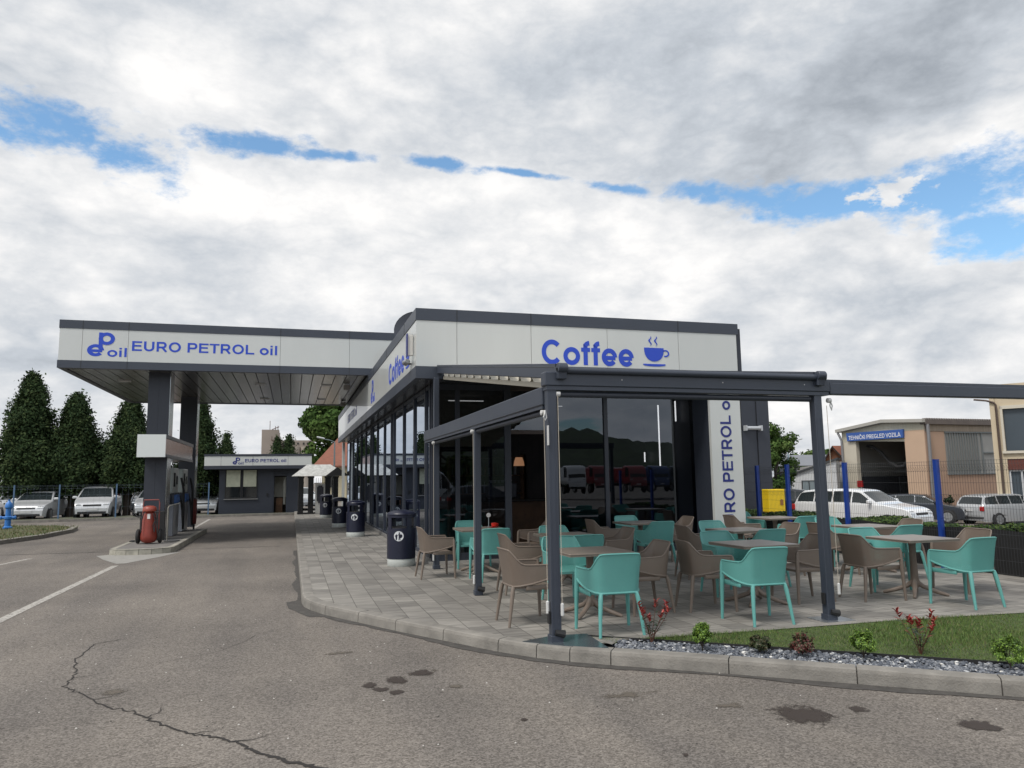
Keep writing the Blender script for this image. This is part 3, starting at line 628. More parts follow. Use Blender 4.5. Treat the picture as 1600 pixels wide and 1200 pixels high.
# left fascia lettering, facing the forecourt
def LM(y, z): return Matrix.Translation((BX0-.001, y, z)) @ Matrix.Rotation(-PI/2, 4, 'Z')
textfit('lettering', 'Coffee', BLUE, cafe, (BX0-.001, 17.8, 3.95), 2.55, .50, LEFTF, bold=.03)
k = cup(LM(15.0, 3.93)); wb(k, 'cup_emblem', BLUE, cafe)
def logo(root, x, y, z, s, m, rot=FRONT):
    """the e p oil emblem, s = its overall height"""
    q = Matrix.Identity(4) if rot == FRONT else Matrix.Rotation(-PI/2, 4, 'Z')
    for nm, st, ox, oz, w, h in (('emblem', 'e', 0, 0, .62, .50), ('emblem', 'p', .40, .30, .60, .70), ('emblem', 'oil', .74, .0, .72, .38)):
        o_ = q @ Vector((ox*s, 0, oz*s)); pr = .003 if st == 'p' else 0; textfit(nm, st, m, root, (x+o_.x-(pr if rot != FRONT else 0), y+o_.y-(pr if rot == FRONT else 0), z+o_.z), w*s, h*s, rot, bold=.03 if st != 'oil' else .025)
logo(cafe, BX0-.001, 22.0, 3.93, .66, BLUE, LEFTF)
textfit('lettering', 'EURO PETROL oil', BLUE, cafe, (BX0-.001, 31.5, 4.05), 4.4, .36, LEFTF, bold=.02)
# left glazing
my = [14.62, 15.15, 16.64, 18.3, 20.15, 20.65, 22.3, 24.2, 25.7, 26.3, 28.1, 30.0, 31.9, 34.0, 36.0, 37.8]
for i, (a, b_) in enumerate(zip(my, my[1:])):
    k = MB(); k.box(GX-.03, GX+.05, a-.035, a+.035, .22, 3.614); k.box(GX-.02, GX+.04, a+.036, b_-.036, .22, .27); k.box(GX-.02, GX+.04, a+.036, b_-.036, 3.53, 3.60)
    f = wb(k, 'window', ANTH2, cafe); f_l = cafe.location
    k = MB(); k.add([(GX+.008, a+.035, .27), (GX+.008, b_-.035, .27), (GX+.008, b_-.035, 3.53), (GX+.008, a+.035, 3.53)], [(0, 1, 2, 3)]); k.v = [(v[0]-f_l.x, v[1]-f_l.y, v[2]-f_l.z) for v in k.v]
    k.build('pane', GLASS, f)
k = MB(); k.box(GX-.05, GX+.06, 14.58, 37.9, .10, .218); wb(k, 'plinth', mat('plinth', (.16, .155, .15), .6, 0, .1, 3), cafe)
k = MB(); k.box(GX-.25, GX-.13, 37.6, 37.9, .12, 3.6); wb(k, 'downpipe', WHITE, cafe)
# front glazing with an open doorway
fr = [(2.66, 3.14), (3.14, 4.15), (5.22, 6.32), (6.32, 8.50)]
for a, b_ in fr:
    k = MB(); k.box(a-.04, a+.045, GY-.03, GY+.05, .12, 3.614); k.box(a+.046, b_-.041, GY-.02, GY+.04, .12, .30); k.box(a+.046, b_-.041, GY-.02, GY+.04, 3.5, 3.61)
    if b_ in (4.15, 8.50): k.box(b_-.04, b_+.09, GY-.03, GY+.05, .12, 3.614)
    f = wb(k, 'window', ANTH2, cafe)
    k = MB(); k.add([(a+.045, GY+.008, .30), (b_-.04, GY+.008, .30), (b_-.04, GY+.008, 3.5), (a+.045, GY+.008, 3.5)], [(0, 1, 2, 3)]); k.v = [(v[0]-f_l.x, v[1]-f_l.y, v[2]-f_l.z) for v in k.v]
    k.build('pane', GLASS, f)
k = MB(); k.box(4.245, 5.175, GY-.02, GY+.04, 2.62, 2.70); k.box(4.245, 5.175, GY-.02, GY+.04, 3.5, 3.61); df = wb(k, 'door_frame', mat('door_frame', (.05, .035, .03), .5), cafe)
k = MB(); k.add([(4.245, GY+.008, 2.70), (5.175, GY+.008, 2.70), (5.175, GY+.008, 3.5), (4.245, GY+.008, 3.5)], [(0, 1, 2, 3)]); k.v = [(v[0]-f_l.x, v[1]-f_l.y, v[2]-f_l.z) for v in k.v]; k.build('pane', GLASS, df)
k = MB(); k.box(8.595, 8.63, GY-.03, GY+.05, .12, 3.6); wb(k, 'end_post', ANTH2, cafe)
k = MB(); k.box(GX-.06, BX1+.3, GY-.08, GY+.10, .118, .16); wb(k, 'door_sill', mat('sill', (.30, .29, .27), .7), cafe)
# interior
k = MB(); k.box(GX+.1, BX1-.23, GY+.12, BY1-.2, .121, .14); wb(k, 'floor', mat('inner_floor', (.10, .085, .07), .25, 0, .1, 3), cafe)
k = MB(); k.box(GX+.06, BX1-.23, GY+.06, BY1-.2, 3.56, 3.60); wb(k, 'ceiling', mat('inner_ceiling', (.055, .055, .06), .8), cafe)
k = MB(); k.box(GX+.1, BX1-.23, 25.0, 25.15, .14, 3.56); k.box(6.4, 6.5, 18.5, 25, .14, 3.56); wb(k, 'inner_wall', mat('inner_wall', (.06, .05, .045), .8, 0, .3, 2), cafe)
WOOD = mat('counter_wood', (.15, .075, .035), .45, 0, .35, 3, stretch=(1, 8, 1))
bar = thing('bar_counter', 'brown wooden bar counter seen through the open cafe doorway', 'counter', (5.1, 18.2, .14))
k = MB(); k.box(4.4, 6.3, 17.9, 18.5, .14, 1.16); wb(k, 'front_panel', WOOD, bar)
k = MB(); k.box(4.34, 6.36, 17.82, 18.58, 1.162, 1.21, bev=.01); wb(k, 'top', mat('counter_top', (.05, .045, .04), .2), bar)
cm = thing('coffee_machine', 'dark coffee machine with cups standing on the bar counter', 'machine', (5.0, 18.2, 1.21))
k = MB(); k.box(4.7, 5.4, 18.0, 18.45, 1.24, 1.62, bev=.03); k.box(4.74, 5.36, 17.95, 18.0, 1.50, 1.6); wb(k, 'body', mat('machine', (.12, .12, .13), .3, .8), cm)
k = MB(); [k.lathe([(.03, 1.625), (.04, 1.69)], 10, (x_, 18.2, 0)) for x_ in np.arange(4.78, 5.35, .1)]; wb(k, 'cups', mat('cup_white', (.6, .58, .55), .4), cm, True)
pl = thing('pendant_lamp', 'small warm glowing lamp shade hanging above the bar counter', 'lamp', (5.15, 17.0, 2.0))
k = MB(); k.lathe([(.13, 2.02), (.115, 2.12), (.08, 2.22)], 16, (5.15, 17.0, 0)); wb(k, 'shade', emat('lamp_warm', (.75, .38, .20), .22), pl, True)
k = MB(); k.tube([(5.15, 17, 2.24), (5.15, 17, 3.56)], .006, 5); wb(k, 'cord', BLACK, pl)
LED = emat('led', (1, .93, .82), 3.0)
for i, (x, y, z0, z1) in enumerate(((8.58, 16.5, 1.98, 3.46), (9.24-.52, 15.9, 3.02, 3.5), (8.72, 17.6, 2.1, 2.35))):
    t = thing('tube_lamp', ['long slim vertical tube lamp hanging inside behind the right pane', 'short upper tube lamp hanging inside beside the right pane edge', 'short low tube lamp hanging inside near the right pane edge'][i], 'lamp', (x, y, z0), group='tube lamps inside the cafe')
    k = MB(); k.tube([(x, y, z0), (x, y, z1)], .017, 8); wb(k, 'tube', LED, t)
    k = MB(); k.tube([(x, y, z1), (x, y, 3.56)], .004, 4); wb(k, 'cord', BLACK, t)
for i, (x0, x1, y, z) in enumerate(((3.3, 4.1, 16.2, 3.45), (3.0, 3.25, 15.8, 2.86), (3.3, 3.55, 15.9, 2.93), (5.2, 6.2, 16.8, 3.42))):
    t = thing('ceiling_lamp', ['slim lit strip lamp under the cafe ceiling left of the door', 'small lit lamp inside behind the left corner pane', 'small lit lamp inside beside the other small left lamp', 'slim lit strip lamp under the cafe ceiling right of the door'][i], 'lamp', (x0, y, z), group='lit strip lamps inside the cafe')
    k = MB(); k.box(x0, x1, y, y+.04, z, z+.02); wb(k, 'light_strip', emat('led_soft', (1, .93, .8), .9), t)
    k = MB(); k.tube([((x0+x1)/2, y+.02, z+.02), ((x0+x1)/2, y+.02, 3.56)], .004, 4); wb(k, 'cord', BLACK, t)
shf = thing('bottle_shelf', 'tall dark shelf with bottles standing behind the bar counter', 'shelf', (5.2, 20.5, .14))
k = MB(); [k.box(4.2, 6.3, 20.4, 20.7, z_, z_+.03) for z_ in (.14, .8, 1.3, 1.8, 2.3)]; k.box(4.17, 4.2, 20.4, 20.7, .14, 2.4); k.box(6.3, 6.33, 20.4, 20.7, .14, 2.4); wb(k, 'frame', WOOD, shf)
k = MB()
for z_ in (.83, 1.33, 1.83):
    for x_ in np.arange(4.3, 6.25, .13): k.lathe([(.035, z_+.002), (.035, z_+.2), (.012, z_+.26), (.012, z_+.32)], 8, (x_+random.uniform(-.02, .02), 20.5, 0), mi=random.randint(0, 2))
wb(k, 'bottles', [mat('bottle_green', (.02, .07, .03), .1), mat('bottle_amber', (.15, .06, .01), .1), mat('bottle_clear', (.3, .3, .3), .1)], shf, True)
# projecting sign and floodlight on the left fascia, dish on the roof
t = thing('projecting_sign', 'small white and blue box sign projecting from left fascia beside the coffee cup', 'sign', (2.18, 14.0, 4.05))
k = MB(); k.box(2.06, 2.165, 13.98, 14.06, 4.07, 4.47, bev=.008); wb(k, 'box', mat('lightbox', (.62, .60, .56), .3), t)
k = MB(); k.box(2.045, 2.06, 13.95, 14.10, 4.05, 4.49); wb(k, 'edge_trim', NAVY, t)
t = thing('floodlight', 'small grey floodlight under the projecting box sign', 'lamp', (2.18, 14.2, 3.9))
k = MB(); k.box(2.02, 2.13, 14.15, 14.45, 3.93, 4.02, bev=.02, m=Matrix.Translation((2.1, 14.3, 3.97)) @ Matrix.Rotation(.4, 4, 'Y') @ Matrix.Translation((-2.1, -14.3, -3.97))); wb(k, 'housing', mat('flood_grey', (.3, .31, .32), .4, .5), t)
k = MB(); k.box(2.11, 2.178, 14.27, 14.33, 3.94, 3.97); wb(k, 'bracket', ANTH, t)
t = thing('satellite_dish', 'dark grey round dish standing on the cafe roof behind the parapet', 'satellite dish', (3.1, 20, 4.55))
k = MB(); k.lathe([(.02, 0), (.25, .035), (.42, .10), (.55, .18), (.56, .185), (.43, .125), (.25, .06), (.02, .03)], 28, m=Matrix.Translation((3.17, 20.05, 5.74)) @ Matrix.Rotation(-.35, 4, 'Z') @ Matrix.Rotation(R(70), 4, 'X')); wb(k, 'dish', ANTH2, t, True)
k = MB(); k.tube([(3.3, 20.0, 4.55), (3.3, 20.1, 5.5), (3.2, 20.08, 5.65)], .04, 8); wb(k, 'mast', ANTH, t)

# ------------------------------------------------------------------ pergola
perg = thing('pergola', 'dark grey metal terrace pergola with retractable cream fabric roof', 'pergola', (2.53, 7.2, .12))
def post(x, y, z1, w=.050):
    k = MB(); k.box(x-w, x+w, y-w, y+w, .125, z1, bev=.006); k.box(x-w-.012, x+w+.012, y-w-.012, y+w+.012, .124, .19, bev=.004)
    for s_ in (-1, 1): k.box(x-.012+s_*.028, x-.004+s_*.028, y-w-.003, y-w+.001, .3, z1-.3)
    return wb(k, 'post', ANTH, perg)
post(2.53, 7.2, 2.66); post(2.53, 10.4, 2.46, .045); post(5.74, 7.2, 2.66); post(9.7, 7.2, 2.62); post(2.55, 13.66, 3.60, .05)
k = MB(); k.box(2.45, 5.90, 7.13, 7.27, 2.655, 2.80, bev=.01); k.box(2.47, 5.88, 7.14, 7.26, 2.615, 2.653); wb(k, 'front_beam', ANTH, perg)
k = MB(); k.tube([(2.68, 7.11, 2.815), (5.82, 7.11, 2.815)], .034, 14); k.box(2.68, 5.82, 7.10, 7.2, 2.803, 2.852); wb(k, 'gutter', ANTH, perg, True)
k = MB(); k.box(5.905, 9.78, 7.14, 7.26, 2.63, 2.765, bev=.008); k.box(5.905, 9.78, 7.15, 7.25, 2.767, 2.80); wb(k, 'front_beam', ANTH, perg)
k = MB(); k.box(2.46, 2.60, 7.28, 14.5, 2.47, 2.66, bev=.01); k.box(2.475, 2.585, 7.3, 14.5, 2.435, 2.468); wb(k, 'side_beam', ANTH, perg)
def rail(x):
    k = MB(); dy = 13.7-7.16; a = math.atan2(.97, dy); ln = math.hypot(dy, .97)
    mm = Matrix.Translation((x, 7.16, 2.73)) @ Matrix.Rotation(a, 4, 'X')
    k.box(-.05, .05, -.08, ln-.02, 0, .12, m=mm, bev=.008); k.box(-.055, .055, .0, ln-.02, .124, .155, m=mm)
    k.lathe([(.045, -.050), (.05, -.045), (.05, .045), (.045, .050)], 14, axis='x', m=Matrix.Translation((x, 7.08, 2.835)))
    wb(k, 'guide_rail', ANTH, perg, True)
rail(2.62); rail(5.74)
# fabric with hanging folds
FAB = mat('awning_fabric', (.50, .46, .38), .8, 0, .05, 2); nrows = []
for i in range(0, 181):
    t_ = i/180; y = 7.3+6.3*t_; z = 2.725+(y-7.16)*(.97/6.54); ph = (t_*13.0) % 1.0
    z += .02-.125*math.sin(PI*ph)**.75
    nrows.append([(x, y, z) for x in np.linspace(2.68, 5.68, 9)])
k = MB(); k.grid(nrows); n0 = len(k.v)
wb(k, 'fabric_roof', FAB, perg, True, 60)
k = MB()
for i in range(13):
    y = 7.3+6.3*(i+.02)/13; z = 2.725+(y-7.16)*(.97/6.54)
    k.box(2.675, 5.685, y-.022, y+.022, z-.02, z+.03)
wb(k, 'fabric_bars', mat('awning_bar', (.42, .38, .32), .5), perg)
k = MB(); mm = Matrix.Translation((0, 7.16, 2.725)) @ Matrix.Rotation(math.atan2(.97, 6.54), 4, 'X')
k.box(2.672, 2.70, .2, 6.5, -.105, -.045, m=mm); wb(k, 'inner_trim', FAB, perg)
# roller screens, brackets, cords
k = MB(); k.tube([(2.62, 7.2, 2.575), (5.66, 7.2, 2.575)], .032, 12); wb(k, 'roller_screen', ANTH2, perg, True)
k = MB(); k.tube([(2.53, 7.32, 2.40), (2.53, 10.33, 2.40)], .03, 12); k.tube([(2.53, 10.46, 2.40), (2.53, 13.6, 2.40)], .03, 12); wb(k, 'roller_screen', ANTH2, perg, True)
BR = mat('bracket_white', (.55, .55, .54), .4)
for x, y, z in ((2.60, 7.19, 2.575), (2.47, 7.30, 2.39), (2.47, 10.46, 2.40), (2.47, 13.55, 2.39), (5.90, 7.19, 2.56)):
    k = MB(); k.lathe([(.0, -.03), (.028, -.02), (.028, .02), (.0, .03)], 12, axis='x', m=Matrix.Translation((x, y-.02, z))); wb(k, 'bracket', BR, perg, True)
for pts in ([(2.44, 7.12, 2.40), (2.43, 7.11, 2.36), (2.42, 7.11, 2.33), (2.44, 7.12, 2.30), (2.455, 7.12, 2.33), (2.44, 7.12, 2.40)], [(5.93, 7.18, 2.55), (5.91, 7.17, 2.50), (5.93, 7.17, 2.45), (5.95, 7.18, 2.50), (5.93, 7.18, 2.55)]):
    k = MB(); k.tube(pts, .007, 6); wb(k, 'crank_ring', BR, perg)
for x, y, z0, z1 in ((2.585, 7.135, .50, 2.55), (2.455, 7.20, .52, 2.40), (2.465, 10.37, .40, 2.38), (5.86, 7.165, .52, 2.5), (2.485, 13.6, .4, 2.38)):
    k = MB(); k.tube([(x, y, z0), (x+.003, y, (z0+z1)/2), (x, y, z1)], .0035, 5); c_ = wb(k, 'cord', mat('cord', (.42, .38, .32), .8), perg)
    k = MB(); k.tube([(x, y, z0-.13), (x, y, z0-.12), (x, y, z0-.01), (x, y, z0)], [.004, .017, .017, .005], 10); k.v = [(v[0]-2.53, v[1]-7.2, v[2]-.12) for v in k.v]; k.build('weight', BR, c_, True)
k = MB(); k.box(2.47, 2.478, 7.12, 7.16, 2.05, 2.25); wb(k, 'label_plate', BR, perg)
for x, y in ((2.53, 7.2), (2.53, 10.4), (5.74, 7.2)):
    k = MB(); k.tube([(x-.02, y-.055, .22), (x+.075, y-.06, .20)], [.028, .04], 10); wb(k, 'drain_outlet', BLACK, perg, True); k = MB(); k.box(x-.075, x-.058, y-.03, y+.02, .30, .42); wb(k, 'cord_holder', BLACK, perg)
STEEL = mat('base_plate', (.16, .19, .215), .25, .7, .1, 3)
k = MB(); k.box(5.60, 5.98, 7.06, 7.40, .121, .129); wb(k, 'base_plate', mat('plate_bright', (.40, .42, .44), .3, .8), perg)
k = MB(); k.prism([(2.22, 7.30), (2.55, 6.98), (2.90, 6.74), (2.95, 7.42), (2.6, 7.46)], .121, .130); wb(k, 'base_plate', STEEL, perg)
for x, y, z in ((3.3, 7.126, 2.73), (4.5, 7.126, 2.73), (5.55, 7.126, 2.73)):
    k = MB(); k.lathe([(.0, -.004), (.007, 0), (.0, .003)], 8, axis='y', m=Matrix.Translation((x, y, z))); wb(k, 'screw', BR, perg)

# ------------------------------------------------------------------ terrace furniture
def plastic(name, col, holes):
    m = mat(name, col, .48, 0, .06, 3); t = m.node_tree; b = t.nodes['Principled BSDF']
    if holes:
        uv = t.nodes.new('ShaderNodeUVMap'); br = t.nodes.new('ShaderNodeTexBrick'); t.links.new(uv.outputs[0], br.inputs['Vector'])
        br.inputs['Scale'].default_value = 1; br.inputs['Brick Width'].default_value = .019; br.inputs['Row Height'].default_value = .0115; br.inputs['Mortar Size'].default_value = .0048; br.inputs['Mortar Smooth'].default_value = 0
        br.offset = .5
        mp = t.nodes.new('ShaderNodeMath'); mp.operation = 'GREATER_THAN'; t.links.new(br.outputs['Fac'], mp.inputs[0]); mp.inputs[1].default_value = .5
        t.links.new(mp.outputs[0], b.inputs['Alpha'])
    return m
TEAL, TEALH = plastic('teal_plastic', (.105, .32, .295), False), plastic('teal_plastic_perforated', (.105, .32, .295), True)
TAU, TAUH = plastic('taupe_plastic', (.165, .130, .105), False), plastic('taupe_plastic_perforated', (.165, .130, .105), True)
PLAN = [(0, -.235, .82, .425), (.10, -.234, .82, .425), (.185, -.230, .818, .425), (.214, -.222, .812, .425), (.236, -.200, .775, .427), (.252, -.168, .722, .430), (.264, -.138, .678, .436), (.272, -.105, .660, .442), (.280, -.04, .655, .452), (.287, .06, .653, .475), (.291, .16, .652, .50), (.290, .235, .650, .525)]
def chair_meshes():
    half = PLAN; full = [(-a, b_, c, d) for a, b_, c, d in half[:0:-1]]+list(half)
    def pt(q, t):
        x, y, zt, zb = q; z = zb+(zt-zb)*t; back = max(0, min(1, (-.05-y)/.12)); lean = ((z-.425)/.39)**1.3*.055*back
        fl = 1-.02*back*(1-t)-.07*back*(1-t)*(1 if abs(x) < .24 else .5)
        return (x*fl, y-lean, z)
    me = bpy.data.meshes.new('backrest'); bm = bmesh.new(); uvl = bm.loops.layers.uv.new('UVMap')
    u = [0]
    for a, b_ in zip(full, full[1:]): u.append(u[-1]+math.dist(a[:2], b_[:2]))
    NT = 7
    for sgn in (0, 1):
        rows = []
        for q in full:
            col_ = []
            for j in range(NT+1):
                p = pt(q, j/NT)
                n = Vector((q[0]*.6, q[1]-.05, 0)).normalized()*(.004 if sgn else -.004)
                col_.append(bm.verts.new(Vector(p)+n))
            rows.append(col_)
        for i in range(len(full)-1):
            for j in range(NT):
                f = bm.faces.new((rows[i][j], rows[i+1][j], rows[i+1][j+1], rows[i][j+1])); f.smooth = True; f.material_index = 0
                for lp, (ii, jj) in zip(f.loops, ((i, j), (i+1, j), (i+1, j+1), (i, j+1))): lp[uvl].uv = (u[ii], pt(full[ii], jj/NT)[2])
    bm.to_mesh(me); bm.free()
    return me, full, pt
def make_chair(colname, m, mh, label):
    t = thing('armchair', label, 'chair', (0, 0, 0))
    me, full, pt = chair_meshes(); me.materials.append(mh); me.materials.append(m)
    back = link('backrest', me, t)
    k = MB(); top = [Vector(pt(q, 1.0)) for q in full]; k.tube(top, [.010]*len(top), 8)
    lo = [Vector(pt(q, 0)) for q in full]; k.tube(lo, [.013]*len(lo), 8)
    for s_ in (-1, 1): k.tube([(s_*.29, .235, .645), (s_*.29, .245, .60), (s_*.291, .245, .50)], [.011, .014, .014], 8)
    k.build('rim', m, t, True)
    # seat, dished, with waterfall front
    rows = []
    for i in range(11):
        y = -.225+.475*i/10; hw = .185+.075*min(1, max(0, (y+.225)/.14))**.6
        rows.append([(x*hw, y, .435-.018*(1-x*x)*math.sin(PI*min(1, (i+1)/11))-(.018*((i-8)/2)**2 if i > 8 else 0)) for x in np.linspace(-1, 1, 9)])
    k = MB(); k.grid(rows); k.grid([[(p[0]*.985, p[1], p[2]-.022) for p in r_] for r_ in rows])
    edge = [r_[0] for r_ in rows]+[p for p in rows[-1][1:]]+[r_[-1] for r_ in rows[::-1][1:]]
    k.grid([[p, (p[0]*.985, p[1], p[2]-.03)] for p in edge])
    for s_ in (-1, 1): k.box(s_*.262-.01, s_*.262+.01, -.10, .24, .385, .437, bev=.004)
    k.build('seat', [m], t, True, 50)
    for s_ in (-1, 1):
        k = MB(); k.tube([(s_*.302, .262, .0), (s_*.296, .255, .22), (s_*.291, .247, .42), (s_*.290, .242, .60), (s_*.289, .236, .642)], [.016, .021, .026, .021, .015], 10); k.build('leg', m, t, True)
        k = MB(); k.tube([(s_*.238, -.292, .0), (s_*.222, -.262, .20), (s_*.205, -.238, .36), (s_*.195, -.225, .415), (s_*.165, -.22, .428)], [.015, .020, .024, .022, .015], 10); k.build('leg', m, t, True)
    return t
def make_table(label):
    t = thing('square_table', label, 'table', (0, 0, 0))
    k = MB(); k.box(-.40, .40, -.40, .40, .728, .748, bev=.006); k.box(-.395, .395, -.395, .395, .712, .728)
    g_ = .0025
    k.build('tabletop', mat('table_taupe', (.20, .170, .142), .33, 0, .08, 2.2, .1, 25), t, True)
    k = MB(); k.tube([(0, 0, .20), (0, 0, .45), (0, 0, .64), (0, 0, .70), (0, 0, .712)], [.050, .042, .044, .060, .09], 14); k.lathe([(.05, .10), (.055, .14), (.05, .20)], 14); k.build('column', TAU, t, True)
    for i in range(4):
        a = PI/4+i*PI/2; c, s_ = math.cos(a), math.sin(a)
        k = MB(); k.tube([(c*.012, s_*.012, .26), (c*.03, s_*.03, .17), (c*.09, s_*.09, .115), (c*.24, s_*.24, .055), (c*.37, s_*.37, .018), (c*.385, s_*.385, .008)], [.026, .031, .030, .027, .022, .016], 10); k.build('leg', TAU, t, True)
    return t
TN = {1: 'front left table', 2: 'front middle table', 3: 'front right table', 4: 'middle row left table', 5: 'middle row centre table', 6: 'middle row right table by the fence', 7: 'back right table by the sign pillar', 8: 'back left table with the red cup', 9: 'back middle table by the window'}
TP = {1: (3.42, 8.45, .0), 2: (5.66, 8.46, .02), 3: (7.98, 8.28, -.02), 4: (4.05, 10.95, .0), 5: (6.93, 10.68, .03), 6: (9.2, 10.46, 0), 7: (9.5, 13.38, 0), 8: (3.19, 12.98, 0), 9: (6.42, 13.25, .02)}
TL = {1: 'taupe square table behind the near corner post, front left of the terrace', 2: 'taupe square table in the middle of the front row near the lawn', 3: 'taupe square table right of the right pergola post, closest to the lawn', 4: 'taupe square table directly behind the front left table', 5: 'taupe square table in the centre of the terrace, behind the front middle one', 6: 'taupe square table beside the fence, behind the front right table',
      7: 'taupe square table farthest back, right of the white sign pillar', 8: 'taupe square table by the corner glass with a red cup on it', 9: 'taupe square table in front of the window between door and pillar'}
tb = make_table(TL[1])
for i, (x, y, rz) in TP.items():
    if i == 1: tb.location = (x, y, .12); tb['group'] = 'square terrace tables'
    else: dup(tb, (x, y, .12), rz, TL[i], 'square terrace tables')
CH = [(1, 'near', 'teal', 3.25, 7.47, 2), (1, 'far', 'teal', 3.46, 9.40, 183), (1, 'left', 'taupe', 2.58, 8.28, 88), (1, 'right', 'taupe', 4.10, 8.46, -90),
      (2, 'near', 'teal', 5.0, 7.43, 2), (2, 'far', 'teal', 5.77, 9.28, 181), (2, 'left', 'taupe', 4.88, 8.35, 97), (2, 'right', 'taupe', 6.36, 8.45, -86),
      (3, 'near', 'teal', 7.93, 7.43, -4), (3, 'far', 'teal', 7.95, 8.90, 180), (3, 'left', 'taupe', 7.24, 8.25, 91), (3, 'right', 'taupe', 8.88, 8.32, -88),
      (4, 'near', 'teal', 3.92, 9.99, 0), (4, 'far', 'teal', 4.15, 11.58, 180), (4, 'left', 'taupe', 3.17, 10.46, 90), (4, 'right', 'taupe', 4.80, 10.9, -90),
      (5, 'near', 'teal', 6.70, 9.78, 0), (5, 'far', 'teal', 7.05, 11.5, 178), (5, 'left', 'taupe', 6.27, 10.9, 92), (5, 'right', 'taupe', 7.60, 10.65, -90),
      (6, 'near', 'teal', 8.98, 9.58, 0), (6, 'far', 'teal', 9.40, 11.46, 180), (6, 'left', 'taupe', 8.45, 10.45, 90), (6, 'right', 'taupe', 9.92, 10.52, -90),
      (7, 'near', 'teal', 9.35, 12.42, 0), (7, 'far', 'teal', 9.28, 14.06, 180), (7, 'left', 'taupe', 8.64, 13.27, 92),
      (8, 'near', 'teal', 3.12, 11.88, 0), (8, 'far', 'teal', 3.22, 13.76, 180), (8, 'left', 'taupe', 2.33, 12.56, 88), (8, 'right', 'taupe', 4.30, 13.2, -92),
      (9, 'near', 'teal', 6.24, 12.27, 0), (9, 'far', 'teal', 6.52, 13.88, 180), (9, 'left', 'taupe', 5.64, 13.22, 90), (9, 'right', 'taupe', 7.18, 13.27, -90)]
proto = {'teal': make_chair('teal', TEAL, TEALH, ''), 'taupe': make_chair('taupe', TAU, TAUH, '')}
used = set()
for ti, side, c, x, y, a in CH:
    lb = {'near': 'teal armchair seen from behind on the near side of the ', 'far': 'teal armchair facing us on the far side of the ', 'left': 'taupe armchair on the left side of the ', 'right': 'taupe armchair on the right side of the '}[side]+TN[ti]
    lb = ' '.join(lb.split()[:16]); g_ = c+' plastic terrace armchairs'
    if c not in used:
        o = proto[c]; o.location = (x, y, .12); o.rotation_euler = (0, 0, -R(a)); o['label'] = lb; o['group'] = g_; used.add(c)
    else: dup(proto[c], (x, y, .12), -R(a), lb, g_)
t = thing('espresso_cup', 'bright red cup and saucer standing on the back left table', 'cup', (3.46, 13.0, .869))
k = MB(); k.lathe([(.02, .87), (.075, .877), (.078, .883), (.03, .880)], 20, (3.46, 13, 0)); wb(k, 'saucer', mat('red_ceramic', (.55, .02, .01), .25), t, True)
k = MB(); k.lathe([(.025, .885), (.045, .90), (.052, .95), (.047, .95), (.04, .90)], 20, (3.46, 13, 0)); k.tube([(3.51, 13, .94), (3.535, 13, .93), (3.53, 13, .905), (3.505, 13, .90)], .006, 6); wb(k, 'cup', MATS['red_ceramic'], t, True)
t = thing('menu_holder', 'small pale card holder standing behind the red cup', 'card holder', (3.40, 13.15, .869))
k = MB(); k.box(3.38, 3.42, 13.12, 13.18, .87, .885); k.tube([(3.40, 13.15, .88), (3.40, 13.15, 1.05)], .005, 6); wb(k, 'stand', CHROME, t)
k = MB(); k.lathe([(.0, -.006), (.04, -.004), (.04, .004), (0, .006)], 16, axis='y', m=Matrix.Translation((3.40, 13.15, 1.08))); wb(k, 'disc', BR, t, True)

